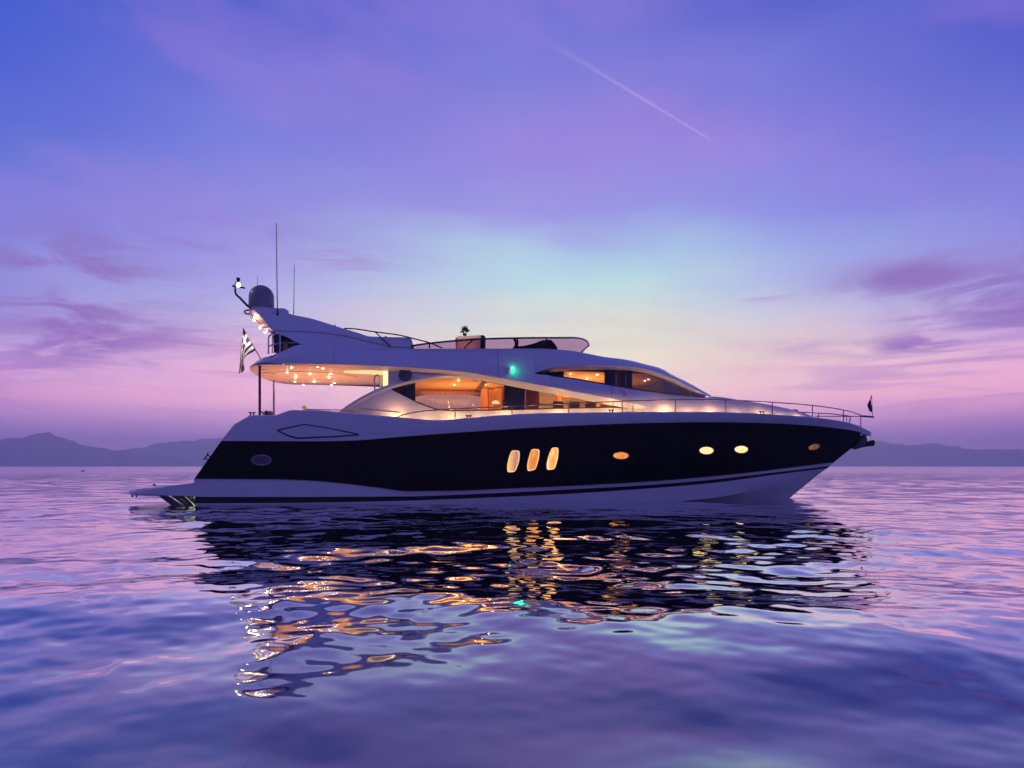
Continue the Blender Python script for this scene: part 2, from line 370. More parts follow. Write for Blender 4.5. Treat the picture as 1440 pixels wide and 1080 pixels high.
yacht = empty('motor_yacht'); yacht.rotation_euler = (0, 0, YAW)
tag(yacht, 'long black hulled motor yacht with white superstructure and lit windows floating on the calm sea', 'yacht')
WARM = (1.0, 0.66, 0.34)
def lamp(name, kind, loc, energy, color=WARM, size=0.05, dirv=None, sizey=None, parent=yacht, spot=None):
    d = bpy.data.lights.new(name, kind); d.energy = energy; d.color = color
    if kind == 'AREA':
        d.size = size
        if sizey: d.shape = 'RECTANGLE'; d.size_y = sizey
    else: d.shadow_soft_size = size
    if spot: d.spot_size = R(spot); d.spot_blend = 0.6
    o = bpy.data.objects.new(name, d); COL.objects.link(o); o.location = loc; o.parent = parent
    if dirv: o.rotation_euler = Vector(dirv).to_track_quat('-Z', 'Y').to_euler()
    return o

# ------------------------------------------------------------------ sea
def build_sea():
    rg = np.random.RandomState(12)
    ang = np.concatenate([np.linspace(-48, 48, 900, endpoint=False), np.linspace(48, 312, 130, endpoint=False)])
    ang = np.radians(ang); na = len(ang)
    rr = [0.6]
    while rr[-1] < 260: rr.append(rr[-1]*1.0068)
    while rr[-1] < 30000: rr.append(rr[-1]*1.12)
    rr = np.array(rr); nr = len(rr)
    Rg, Ag = np.meshgrid(rr, ang, indexing='ij')
    X = Rg*np.sin(Ag); Y = -D+Rg*np.cos(Ag)
    Z = np.zeros_like(X)
    sp = Rg*0.0068
    comps = []
    for lo, hi, cnt, slope, dirb, sprd in ((2.2, 6.0, 20, 0.040, 92, 34), (0.8, 2.6, 36, 0.040, 88, 50), (0.16, 0.8, 80, 0.062, 90, 60)):
        for i in range(cnt):
            lam = lo*(hi/lo)**rg.rand(); th = R(dirb + rg.randn()*sprd)
            comps.append((lam, th, slope/math.sqrt(cnt/2.0)*lam/(2*math.pi), rg.rand()*2*math.pi))
    # groups of waves: patches of calmer and livelier water
    act = 0.75+0.35*np.sin(X*0.21+1.3+0.8*np.sin(Y*0.13))*np.sin(Y*0.33+0.7)
    for lam, th, amp, ph in comps:
        k = 2*math.pi/lam
        w = np.clip((lam/sp-2.5)/3.0, 0, 1)
        near = np.clip((Rg-2.4)/3.4, 0.30, 1) if lam < 0.8 else (np.clip(1.55-Rg/14.0, 1.0, 1.3) if lam < 2.7 else np.clip(1.4-Rg/16.0, 0.55, 1.1))     # shorter ripples die out towards the camera
        Z += amp*w*near*(act if lam < 3.3 else 1.0)*np.sin(k*(X*math.cos(th)+Y*math.sin(th))+ph)
    yy = (Y+D)*0.985+X*0.10          # one low swell rolling in towards the camera
    Z += 0.090*np.cos(2*math.pi*(yy-6.5)/10.5)*np.exp(-((yy-5.0)/5.2)**2)
    q1 = yy*0.96+X*0.28+0.22*np.sin(X*0.9+0.4)+0.15*np.sin(X*1.7+yy)
    q2 = yy*1.02-X*0.20+0.25*np.sin(X*0.6+1.9)
    fgw = np.exp(-(yy/5.4)**4)
    Z += fgw*(0.0085*np.sin(2*math.pi*q1/1.15+2.2)*(0.6+0.4*np.sin(X*0.8+yy*0.5))+0.013*np.sin(2*math.pi*q2/1.9+5.0))
    Z *= np.clip((900-Rg)/500, 0, 1)
    n = nr*na
    co = np.zeros((n+1, 3), np.float32); co[:n, 0] = X.ravel(); co[:n, 1] = Y.ravel(); co[:n, 2] = Z.ravel(); co[n] = (0, -D, 0)
    i = np.arange(nr-1)[:, None]; j = np.arange(na)[None, :]; k = (j+1) % na
    q = np.stack([i*na+j, (i+1)*na+j, (i+1)*na+k, i*na+k], -1).reshape(-1, 4)
    q = q[:, ::-1]
    tri = np.stack([np.full(na, n), (np.arange(na)+1) % na, np.arange(na)], -1)
    tri = tri[:, ::-1]
    me = bpy.data.meshes.new('sea'); nq, ntri = len(q), len(tri)
    me.vertices.add(n+1); me.vertices.foreach_set('co', co.ravel())
    me.loops.add(nq*4+ntri*3); me.loops.foreach_set('vertex_index', np.concatenate([q.ravel(), tri.ravel()]).astype(np.int32))
    me.polygons.add(nq+ntri)
    me.polygons.foreach_set('loop_start', np.concatenate([np.arange(nq)*4, nq*4+np.arange(ntri)*3]).astype(np.int32))
    me.polygons.foreach_set('use_smooth', np.ones(nq+ntri, bool))
    me.update(calc_edges=True); me.validate()
    if me.polygons[nq//2].normal.z < 0: me.flip_normals()
    o = bpy.data.objects.new('sea', me); COL.objects.link(o); tag(o, kind='structure')
    m = bpy.data.materials.new('sea_water'); m.use_nodes = True; t = m.node_tree; t.nodes.clear(); L = t.links
    geo = t.nodes.new('ShaderNodeNewGeometry')
    off0 = t.nodes.new('ShaderNodeVectorMath'); off0.operation = 'SUBTRACT'; L.new(geo.outputs['Position'], off0.inputs[0]); off0.inputs[1].default_value = (0, -D, 0)
    ln = t.nodes.new('ShaderNodeVectorMath'); ln.operation = 'LENGTH'; L.new(off0.outputs[0], ln.inputs[0]); dist = ln.outputs['Value']
    def slope(scale, amp, sx=1.0, det=2):
        mp = t.nodes.new('ShaderNodeMapping'); mp.inputs['Scale'].default_value = (sx, 1, 1); L.new(geo.outputs['Position'], mp.inputs[0])
        n_ = t.nodes.new('ShaderNodeTexNoise'); n_.inputs['Scale'].default_value = scale; n_.inputs['Detail'].default_value = det; L.new(mp.outputs[0], n_.inputs['Vector'])
        s_ = t.nodes.new('ShaderNodeVectorMath'); s_.operation = 'SUBTRACT'; L.new(n_.outputs['Color'], s_.inputs[0]); s_.inputs[1].default_value = (0.5, 0.5, 0.5)
        f_ = t.nodes.new('ShaderNodeVectorMath'); f_.operation = 'SCALE'; L.new(s_.outputs[0], f_.inputs[0])
        if isinstance(amp, float): f_.inputs['Scale'].default_value = amp
        else: L.new(amp, f_.inputs['Scale'])
        return f_.outputs[0]
    def add(a, b):
        n_ = t.nodes.new('ShaderNodeVectorMath'); n_.operation = 'ADD'; L.new(a, n_.inputs[0]); L.new(b, n_.inputs[1]); return n_.outputs[0]
    small_ = slope(9.0, MR(t, dist, 4, 22, 0.034, 0.10), 0.55, 5)
    mid_ = slope(1.6, MR(t, dist, 25, 140, 0.0, 0.14), 0.5, 3)
    far_ = slope(0.22, MR(t, dist, 60, 400, 0.0, 0.15), 0.35, 4)
    sc_ = t.nodes.new('ShaderNodeVectorMath'); sc_.operation = 'MULTIPLY'; L.new(add(add(small_, mid_), far_), sc_.inputs[0]); sc_.inputs[1].default_value = (1, 1, 0)
    nn = t.nodes.new('ShaderNodeVectorMath'); nn.operation = 'NORMALIZE'; L.new(add(geo.outputs['Normal'], sc_.outputs[0]), nn.inputs[0])
    gl = t.nodes.new('ShaderNodeBsdfGlossy'); gl.distribution = 'MULTI_GGX'; gl.inputs['Color'].default_value = (0.95, 0.95, 0.97, 1); L.new(M(t, 'ADD', MR(t, dist, 12, 220, 0.025, 0.16), MR(t, dist, 4, 8, 0.02, 0.0)), gl.inputs['Roughness']); L.new(nn.outputs[0], gl.inputs['Normal'])
    df = t.nodes.new('ShaderNodeBsdfDiffuse'); df.inputs['Color'].default_value = (0.010, 0.014, 0.050, 1)
    fr = t.nodes.new('ShaderNodeFresnel'); fr.inputs[0].default_value = 1.33; L.new(nn.outputs[0], fr.inputs['Normal'])
    mx = t.nodes.new('ShaderNodeMixShader'); L.new(M(t, 'MINIMUM', M(t, 'MULTIPLY_ADD', fr.outputs[0], 2.7, 0.10), 0.94), mx.inputs[0]); L.new(df.outputs[0], mx.inputs[1]); L.new(gl.outputs[0], mx.inputs[2])
    ou = t.nodes.new('ShaderNodeOutputMaterial'); L.new(mx.outputs[0], ou.inputs[0]); me.materials.append(m)
build_sea()

# ------------------------------------------------------------------ far hills
HILL = mat('hill_scrub', (0.06, 0.06, 0.075), 0.95, noise=0.4, nscale=0.004)
def hills(name, outline, dist, depth, seed):
    """a ridge: outline gives its height in metres at compass directions (degrees)"""
    rg = random.Random(seed); ph = [rg.random()*6.28 for _ in range(12)]
    f = pchip([a for a, h in outline], [h for a, h in outline])
    a0, a1 = outline[0][0], outline[-1][0]; n = 260; rows = []
    for i, (w, dd) in enumerate(((-0.02, 0), (0.28, 0.16), (0.55, 0.34), (0.82, 0.48), (1.0, 0.6), (0.7, 0.78), (0.3, 0.9), (-0.02, 1.0))):
        r = []
        for j in range(n+1):
            a = a0+(a1-a0)*j/n; h = f(a)
            ns_ = sum(math.sin(a*(1.7+k*1.9)+ph[k]+i*(0.6+0.25*k))/(k+1.5) for k in range(8))
            z = max(-3, h*w*(1+0.05*ns_) + (2.0*ns_ if 0 < w < 1 else 0.9*ns_ if w == 1 else 0))
            q = dist+depth*dd+depth*0.05*ns_
            r.append((q*math.sin(R(a)), -D+q*math.cos(R(a)), z if w > 0 else -3))
        rows.append(r)
    tag(MB().grid(rows).build(name, HILL, smooth=80), kind='structure')
def hh(u, v, dist): return (math.degrees(math.atan((u-720)/FPX)), H+(655-v)/math.hypot(FPX, u-720)*dist)
d1 = 2900
hills('hills', [(-62, 45)]+[hh(u, v, d1) for u, v in ((-250, 622), (-60, 620), (0, 617), (35, 614), (68, 610), (100, 619), (130, 629), (170, 634), (215, 640), (300, 648), (330, 654))], 2560, 560, 3)
hills('far_hills', [hh(u, v, 3500) for u, v in ((60, 650), (130, 638), (180, 631), (205, 629), (225, 623), (245, 620), (285, 619), (310, 615), (345, 611), (420, 606), (520, 612), (640, 622), (760, 634), (840, 652))], 3160, 560, 11)
hills('right_hills', [hh(u, v, 3200) for u, v in ((960, 652), (1040, 634), (1120, 622), (1180, 618), (1235, 621), (1270, 625), (1300, 624), (1335, 627), (1370, 631), (1400, 632), (1440, 633), (1560, 636), (1800, 630))]+[(62, 62)], 2860, 560, 21)

# ------------------------------------------------------------------ hull
L0 = Line([(350,585,-2.95),(384,585,-3.0),(411,577.3,-3.05),(440,577.5,-3.08),(480,580.5,-3.1),(520,584,-3.12),(560,587.5,-3.14),(615,591.8,-3.16),(660,588.5,-3.18),(705,584.8,-3.2),(760,582,-3.2),(840,580.8,-3.16),(930,580,-3.0),(1000,580.2,-2.75),(1060,582,-2.4),(1100,584.5,-2.1),(1143,587.5,-1.65),(1186,593.5,-1.0),(1208,599.5,-0.55),(1225,608.5,0)])
L1 = Line([(311,620,-2.98),(450,620.5,-3.06),(500,619.2,-3.1),(560,614.5,-3.12),(640,608.5,-3.14),(705,604.2,-3.15),(760,600.8,-3.14),(840,597,-3.08),(920,594.6,-2.92),(1000,593.6,-2.6),(1060,594.5,-2.2),(1100,596,-1.88),(1143,598.8,-1.42),(1190,604,-0.78),(1212,608.5,-0.35),(1219.5,613,0)])
L2 = Line([(273,673.6,-2.9),(330,674.2,-2.92),(380,674.4,-2.94),(430,676,-2.95),(480,680,-2.96),(530,686,-2.97),(575,691.2,-2.98),(640,690.6,-2.98),(700,688,-2.97),(800,683.8,-2.88),(900,678.4,-2.55),(1000,670.5,-1.85),(1090,660.6,-0.95),(1140,654.5,-0.38),(1172,650.5,0)])
L3 = Line([(274,698.6,-2.88),(380,698.8,-2.92),(575,698,-2.95),(640,695.8,-2.95),(700,693.4,-2.94),(800,688.2,-2.84),(900,682.8,-2.5),(1000,674.6,-1.8),(1090,664.2,-0.92),(1140,658.4,-0.34),(1167.5,654.8,0)])
L4 = Line([(274,707.8,-2.87),(380,707.4,-2.9),(440,706.8,-2.92),(575,704,-2.93),(640,701.6,-2.93),(750,697,-2.88),(800,694.4,-2.81),(900,687.8,-2.46),(1000,679.4,-1.75),(1090,667.6,-0.88),(1140,661.3,-0.3),(1163.5,658.4,0)])
LC = Line([(274.5,710.2,-2.87),(575,709.6,-2.92),(800,709.2,-2.76),(900,708,-2.42),(940,706,-2.14),(1000,700.5,-1.66),(1060,690,-1.05),(1110,678.5,-0.5),(1151,667,0)])
L5 = Line([(275,713.5,-2.8),(500,713,-2.84),(720,712.5,-2.72),(850,712,-2.2),(940,711,-1.55),(1000,709.5,-1.1),(1060,706,-0.5),(1108,702.5,0)])
NH = 90
def hull_strip(a, b, m=2):
    return [[a.s(j/NH).lerp(b.s(j/NH), i/m) for j in range(NH+1)] for i in range(m+1)]
def hullY(u, v):
    if v < L1.v(u): a, b = L0, L1
    else: a, b = L1, L2
    va, vb = a.v(u), b.v(u); w = (v-va)/(vb-va)
    return a.Y(u)+(b.Y(u)-a.Y(u))*w
from mathutils.bvhtree import BVHTree
_bv = []
for a_, b2_ in ((L0, L1), (L1, L2)):
    q_ = MB(); q_.grid(hull_strip(a_, b2_, 4)); _bv.append(BVHTree.FromPolygons([Vector(x) for x in q_.v], q_.f))
def PH(u, v, out=0.0):
    o_ = P(u, v, -8.0); d_ = (P(u, v, 2.0)-o_).normalized()
    for b_ in (_bv if v < L1.v(u) else _bv[::-1]):
        h_ = b_.ray_cast(o_, d_)
        if h_[0] is not None:
            n_ = h_[1]; n_ = -n_ if n_.y > 0 else n_
            return h_[0]+n_*out
    return P(u, v, hullY(u, v)-out)
mb = MB(); mb.grid(hull_strip(L1, L2, 4)); mb.mirror(); mb.build('topsides', NAVY, yacht)
# bulwark: outer skin, rounded cap, inner skin
class LineM:
    u0, u1 = 329.0, 1222.5
    def at(s, u): return P(u, s.v(u), s.Y(u))
    def v(s, u):
        k = max(0, 1-(u-329)/60.0); m_ = 0.5*(L0.v(max(u, 350))+L1.v(min(u, 1219.5))) if u > 389 else None
        base = 0.5*(L0.v(389)+L1.v(389)); return m_ if m_ is not None else 597+(base-597)*(1-k)**1.0
    def Y(s, u): return 0.5*(L0.Y(max(u, 350))+L1.Y(min(u, 1219.5)))*(1 if u < 1200 else 1)-(0.02 if u < 1150 else 0)
    def s(s, t): return s.at(s.u0+(s.u1-s.u0)*t)
LM = LineM()
rows = hull_strip(L1, LM, 2)+hull_strip(LM, L0, 2)[1:]
cap = [[L0.s(j/NH)+Vector((0, min(0.04, -L0.Y(L0.u0+(L0.u1-L0.u0)*j/NH)*0.5), 0.03)) for j in range(NH+1)],
       [L0.s(j/NH)+Vector((0, min(0.14, -L0.Y(L0.u0+(L0.u1-L0.u0)*j/NH)), 0.025)) for j in range(NH+1)],
       [L0.s(j/NH)+Vector((0, min(0.16, -L0.Y(L0.u0+(L0.u1-L0.u0)*j/NH)), -0.16)) for j in range(NH+1)]]
MB().grid(rows+cap).mirror().build('bulwark', WHITE, yacht)
MB().grid(hull_strip(L2, L3, 2)).mirror().build('lower_hull', WHITE, yacht)
MB().grid(hull_strip(L3, L4, 1)).mirror().build('boot_stripe', BLACK, yacht)
bot = hull_strip(L4, LC, 2)+hull_strip(LC, L5, 2)[1:]
keel = [Vector((p.x-0.0, p.y*0.45, -0.75)) for p in bot[-1]]
MB().grid(bot+[keel, [Vector((p.x, 0, -0.95)) for p in keel]]).mirror().build('hull_bottom', WHITE2, yacht)
# thin rubbing strake where black meets the lower white
sk = [L2.s(j/NH)+Vector((0, -0.012, 0)) for j in range(NH+1)]
sides(MB().tube(sk, 0.018, 6), 'rubbing_strake', STEEL, yacht)
# transom
def transom(lines, name, m_):
    rows = []
    for l, s_ in lines:
        p = l.s(0); b_ = -p.y
        rows.append([Vector((p.x-0.28*(1-(y/b_)**2), y, p.z)) for y in np.linspace(-b_, b_, 17)])
    MB().grid(rows).build(name, m_, yacht)
transom([(L0, 0), (LM, 0), (L1, 0)], 'upper_transom', WHITE); transom([(L1, 0), (L2, 0)], 'transom', NAVY); transom([(L2, 0), (L3, 0), (L4, 0), (LC, 0), (L5, 0)], 'lower_transom', WHITE2)
# deck
dk = [L0.s(j/NH)+Vector((0, min(0.15, -L0.Y(L0.u0+(L0.u1-L0.u0)*j/NH)*0.9), -0.13)) for j in range(NH+1)]
for p in dk: p.z = max(min(p.z, 2.93+max(0, (p.x-6))*0.02), 2.5)
MB().grid([dk, [Vector((p.x, 0, p.z+0.01)) for p in dk], [Vector((p.x, -p.y, p.z)) for p in dk]]).build('deck', TEAK, yacht)

# portholes and hull windows
def ellipse(cu, cv, ru, rv, tilt=0, n=28, k=2.0):
    out = []
    for i in range(n):
        a = 2*math.pi*i/n; x = ru*math.copysign(abs(math.cos(a))**(2/k), math.cos(a)); y = rv*math.copysign(abs(math.sin(a))**(2/k), math.sin(a))
        out.append((cu+x*math.cos(tilt)-y*math.sin(tilt), cv+x*math.sin(tilt)+y*math.cos(tilt)))
    return out
def litpane(name, base, hot, strength, cab=0.5):
    """a lit pane with cabin lining and curtain folds behind it"""
    m = bpy.data.materials.new(name); m.use_nodes = True; t = m.node_tree; b = t.nodes['Principled BSDF']
    tcn = t.nodes.new('ShaderNodeTexCoord'); s_ = t.nodes.new('ShaderNodeSeparateXYZ'); t.links.new(tcn.outputs['Generated'], s_.inputs[0])
    n = t.nodes.new('ShaderNodeTexNoise'); n.inputs['Scale'].default_value = 2.2; n.inputs['Detail'].default_value = 4; mp = t.nodes.new('ShaderNodeMapping'); mp.inputs['Scale'].default_value = (3.5, 1, 0.7)
    t.links.new(tcn.outputs['Generated'], mp.inputs[0]); t.links.new(mp.outputs[0], n.inputs['Vector'])
    f = M(t, 'ADD', MR(t, n.outputs['Fac'], 0.35, 0.7, 0, 1-cab), M(t, 'MULTIPLY', MR(t, s_.outputs[0], cab, 0.0), 0.9), clamp=True)
    t.links.new(MIX(t, f, base, hot), b.inputs['Emission Color']); b.inputs['Emission Strength'].default_value = strength
    b.inputs['Base Color'].default_value = (0.02, 0.01, 0.01, 1); b.inputs['Roughness'].default_value = 0.05; return m
PA = litpane('lit_cabin_amber', (0.50, 0.20, 0.16), (1.0, 0.52, 0.16), 1.1, 0.75)
PB = litpane('lit_cabin_orange', (0.72, 0.20, 0.03), (0.9, 0.36, 0.09), 1.15, 0.3)
PC = litpane('lit_cabin_bright', (0.95, 0.26, 0.03), (1.0, 0.72, 0.32), 1.3, 0.3)
PY = litpane('lit_porthole', (1.0, 0.62, 0.22), (1.0, 0.80, 0.45), 1.35, 0.2)
PD = litpane('dim_porthole', (0.35, 0.12, 0.02), (0.75, 0.32, 0.08), 0.42, 0.5)
REVEAL = emit('lit_window_reveal', (1.0, 0.62, 0.30), 1.15)  # cabin light on the reveal is put into its emission
PG = mat('unlit_porthole_glass', (0.10, 0.10, 0.17), 0.25)
def hullpane(outline, gm, rimw, label, name='porthole', rim=True):
    cu = sum(p[0] for p in outline)/len(outline); cv = sum(p[1] for p in outline)/len(outline)
    base = PH(cu, cv, 0.0)
    g = MB(); g.poly([PH(u, v, 0.010) for u, v in outline]); c = PH(cu, cv, 0.02)
    fr_ = MB(); n = len(outline)
    def sc_(k, o_): return [PH(cu+(u-cu)*k[0], cv+(v-cv)*k[1], o_) for u, v in outline]
    w = max(abs(u-cu) for u, v in outline); hgt = max(abs(v-cv) for u, v in outline)
    k1 = (1+rimw/w, 1+rimw/hgt)
    fr_.grid([sc_((1, 1), 0.004), sc_((1+rimw*0.3/w, 1+rimw*0.3/hgt), 0.035), sc_((1+rimw*0.7/w, 1+rimw*0.7/hgt), 0.035), sc_(k1, 0.002)], closed=True)
    f = fr_.build(name, STEEL if name == 'porthole' else DSTEEL, yacht)
    if name == 'hull_window':
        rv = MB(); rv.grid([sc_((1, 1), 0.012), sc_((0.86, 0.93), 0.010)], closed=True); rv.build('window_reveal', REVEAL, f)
        g = MB(); g.poly([q-Vector((0, -0.0, 0)) for q in sc_((0.86, 0.93), 0.008)])
    g.build('glass', gm, f)
    if label: f['label'] = label
    return f
def rpoly(pts, n=5, r=0.3):
    out = []; m_ = len(pts)
    for i in range(m_):
        p0, p1, p2 = Vector(pts[i-1]), Vector(pts[i]), Vector(pts[(i+1) % m_])
        a, b = p1.lerp(p0, r), p1.lerp(p2, r)
        for k in range(n+1):
            t = k/n; q = a.lerp(p1, t).lerp(p1.lerp(b, t), t); out.append((q.x, q.y))
    return out
hullpane(ellipse(368, 646.8, 12.5, 6.0), PG, 2.0, 'unlit grey oval porthole near the stern')
hullpane(rpoly([(719.5,633.2),(731,633.8),(730,649),(724.5,663.5),(713.5,664.3),(713,655),(715.5,643)]), PA, 1.0, 'aftmost of the three tall lit hull windows', 'hull_window')
hullpane(rpoly([(747.5,631.3),(758.8,631.8),(757.8,645),(753,660.5),(742,662.8),(741,654),(743.8,642)]), PB, 1.0, 'middle one of the three tall lit hull windows', 'hull_window')
hullpane(rpoly([(776,629.3),(785.6,629.3),(784.5,645),(780,659.8),(769,661),(768.4,652),(771.5,640)]), PC, 1.0, 'foremost of the three tall lit hull windows', 'hull_window')
hullpane(ellipse(873, 640.5, 10.5, 4.6), PB, 1.2, 'amber porthole just forward of the tall hull windows')
hullpane(ellipse(993, 633.3, 9.6, 4.9), PY, 1.2, 'brightest pale yellow porthole')
hullpane(ellipse(1042, 631.7, 9.2, 4.7), PY, 1.2, 'yellow porthole second from the bow')
hullpane(ellipse(1144.5, 628.2, 7.6, 3.6, -0.25), PD, 1.0, 'dim brown porthole nearest the bow')
# recessed hexagonal moulding and boarding gate outline on the bulwark
hexa = rpoly([(389, 605), (428, 596.8), (462, 602), (507, 611.3), (470, 614), (417, 616.2), (405, 612.5)], 3, 0.12)
MB().tube([PH(u, v, 0.004) for u, v in hexa]+[PH(*hexa[0], 0.004)], 0.030, 6).build('moulding_groove', mat('groove_shadow_gap', (0.06, 0.06, 0.09), 0.6), yacht)
MB().tube(smooth_path([PH(511, 586, .006), PH(511, 596, .006), PH(511, 604, .006), PH(513, 608, .006), PH(520, 608.6, .006), PH(538, 608.6, .006)]), 0.017, 6).build('boarding_gate', WHITE2, yacht)

# swim platform
def arc_out(xb, xa, yb, n=24, k=3.0):
    o = []
    for i in range(n+1):
        a = -math.pi/2+math.pi*i/n
        o.append((xb-(xb-xa)*abs(math.cos(a))**(2/k), yb*math.copysign(abs(math.sin(a))**(2/k), math.sin(a))))
    return o
xt = L3.s(0).x+0.05; tip = PZ(186, 690.5, 0.47).x
sw = empty('swim_platform'); sw.parent = yacht
o_ = arc_out(xt, tip, 2.75, 30, 3.2)
MB().prism([Vector((x, y, 0.36)) for x, y in o_], (0, 0, 0.17)).build('platform_slab', WHITE, sw, bevel=0.05)
MB().prism([Vector((xt-(xt-x)*0.94, y*0.93, 0.532)) for x, y in o_], (0, 0, 0.012)).build('teak_top', TEAK, sw)
wt = Line([(204,691.5,-2.78),(238,683.5,-2.84),(274,679,-2.88)]); wb = Line([(204,694,-2.78),(238,696.8,-2.84),(274,697.6,-2.88)])
sides(strip(wt, wb, 204, 274, 16, 2, 0.35, both=False), 'platform_wing', WHITE, sw)
for yy in (-2.55, -1.5, -0.4, 0.8, 2.4):
    s_ = MB(); xo = xt-0.02
    s_.prism([Vector((xo-1.35, yy, 0.37)), Vector((xo-1.05, yy, 0.37)), Vector((xo-0.42, yy, -0.05)), Vector((xo-0.78, yy, -0.08))], (0, 0.07, 0))
    s_.prism([Vector((xo-0.62, yy, 0.37)), Vector((xo-0.5, yy, 0.37)), Vector((xo-0.02, yy, -0.12)), Vector((xo-0.2, yy, -0.12))], (0, 0.07, 0))
    s_.build('strut', DSTEEL, sw)
for uu in (191, 197): MB().tube([PZ(uu, 694, 0.40)+Vector((0, -0.3, 0.0)), PZ(uu, 694, 0.40)+Vector((0, -0.3, -0.12))], 0.035, 10).build('fender_bolt', DSTEEL, sw)
MB().lathe(P(217, 682, -1.0), [(0.05, -0.02), (0.05, 0.03), (0.02, 0.05)], 12).build('deck_fitting', DSTEEL, sw)

# ------------------------------------------------------------------ superstructure side curves
FT = Line([(392,496.5,-2.78),(424,484.5,-2.62),(460,487,-2.52),(520,489.8,-2.45),(580,490.6,-2.42),(640,490.4,-2.4),(700,490.2,-2.38),(752,490.2,-2.35),(800,492.8,-2.26),(830,498,-2.18),(850,501.8,-2.1),(880,505.6,-1.98),(905,511.5,-1.85),(932,519,-1.72),(942,525.2,-1.68),(965,536.5,-1.5),(980,544.6,-1.38),(1001,556.5,-1.15)])
FB = Line([(368,510,-3.0),(400,511.2,-3.06),(470,512.6,-3.1),(540,515,-3.1),(600,518.6,-3.06),(660,524,-3.0),(700,531,-2.95),(760,541.6,-2.86),(800,549,-2.8),(860,560.5,-2.7),(925,575.5,-2.5)])
WU = Line([(400,513.5,-2.9),(545,521.5,-2.68),(600,525.3,-2.66),(660,531.4,-2.66),(700,539.2,-2.64),(760,550.8,-2.58),(800,558,-2.55),(860,570,-2.5),(905,577.3,-2.46),(925,579,-2.44)])
RB = Line([(752,524.8,-2.7),(770,518.5,-2.7),(790,515.6,-2.68),(830,514,-2.62),(880,515.2,-2.5),(905,518.5,-2.4),(940,529.5,-2.18),(975,546.5,-1.85),(999,558.5,-1.6)])
WT = Line([(752,525.2,-2.55),(770,522.6,-2.52),(790,520.8,-2.5),(830,519.6,-2.45),(880,520.6,-2.34),(905,524.2,-2.24),(940,535.6,-2.02),(975,551.8,-1.74),(993,558.8,-1.62)])
WB = Line([(752,525.6,-2.72),(800,531.2,-2.68),(860,541.5,-2.58),(895,547.4,-2.48),(930,552.2,-2.32),(965,556,-2.05),(993,559.2,-1.75)])
AO = Line([(478,577.5,-2.62),(490,569,-2.64),(500,562.6,-2.66),(520,551.8,-2.68),(540,543,-2.7),(560,537,-2.72),(590,530,-2.74),(620,526.4,-2.76),(650,526.4,-2.76),(676,530.5,-2.74)])
AI = Line([(478,584,-2.6),(495,573,-2.62),(520,559,-2.64),(549,547.2,-2.66),(572,540.4,-2.68),(600,534.2,-2.70),(630,530.8,-2.70),(650,531,-2.68),(676,535.4,-2.66)])
SL = Line([(549,546.9,-2.66),(584,564.5,-2.56),(612,575.2,-2.48),(630,577.6,-2.45),(700,576.6,-2.44),(800,573.8,-2.42),(862,572.6,-2.4),(925,575,-2.38)], smooth=False)
BASE = Line([(478,590,-2.5),(560,594,-2.5),(625,597,-2.5),(700,592,-2.5),(800,588,-2.5),(900,586,-2.48),(925,586,-2.46)])

# flybridge shell: one moulded skin each side, joined by the deck above
fb = MB()
rows = []
for i in range(7):
    w = i/6; r = []
    for j in range(61):
        u = 392+(752-392)*j/60; p = FT.at(u).lerp(FB.at(u), w); p.y -= 0.10*math.sin(math.pi*w); r.append(p)
    rows.append(r)
fb.slab(rows, (0, 0.12, 0))
# the rising aft corner
c0 = [FB.at(368+(392-368)*k/6) for k in range(7)]; c1 = [P(368+(392-368)*k/6, 510-13.5*k/6, -3.0+0.22*k/6) for k in range(7)]
fb.slab([c1, [a.lerp(b, 0.5)-Vector((0, 0.02*k, 0)) for k, (a, b) in enumerate(zip(c1, c0))], c0], (0, 0.12, 0))
fb.mirror()
strip(WB, FB, 752, 925, 44, 3, 0.12, 0.05, mb=None)
sw2 = strip(WB, FB, 752, 925, 44, 3, 0.12, 0.05); b = len(fb.v); fb.v += sw2.v; fb.f += [tuple(b+i for i in f) for f in sw2.f]
fly = fb.build('flybridge_shell', WHITE, yacht)
# roof of the pilothouse: side skins and crowned top
rows = []
for i in range(5):
    w = i/4; rows.append([(lambda p: Vector((p.x, p.y-0.05*math.sin(math.pi*w), p.z)))(FT.at(u).lerp(RB.at(u), w)) for u in [752+(999-752)*j/50 for j in range(51)]])
top = rows[0]
cr = [[Vector((p.x, p.y*k, p.z+0.015*(1-k))) for p in top] for k in (0.66, 0.33, 0.0)]
MB().grid(cr[::-1]+rows).mirror().build('pilothouse_roof', WHITE, yacht)
sides(strip(RB, WT, 753, 992, 50, 1, 0.04, both=False), 'roof_rim', WHITE2, yacht)
us = [424+(752-424)*j/30 for j in range(31)]
MB().grid([[FT.at(u)+Vector((0, 0.06, -0.10)) for u in us], [Vector((FT.at(u).x, 0, FT.at(u).z-0.06)) for u in us], [Vector((FT.at(u).x, -FT.at(u).y-0.06, FT.at(u).z-0.10)) for u in us]]).build('flybridge_deck', TEAK, yacht)
# lit chamfer under the sweeping edge
sides(strip(FB, WU, 400, 925, 80, 2, 0.05, both=False), 'sweep_chamfer', WHITE2, yacht)

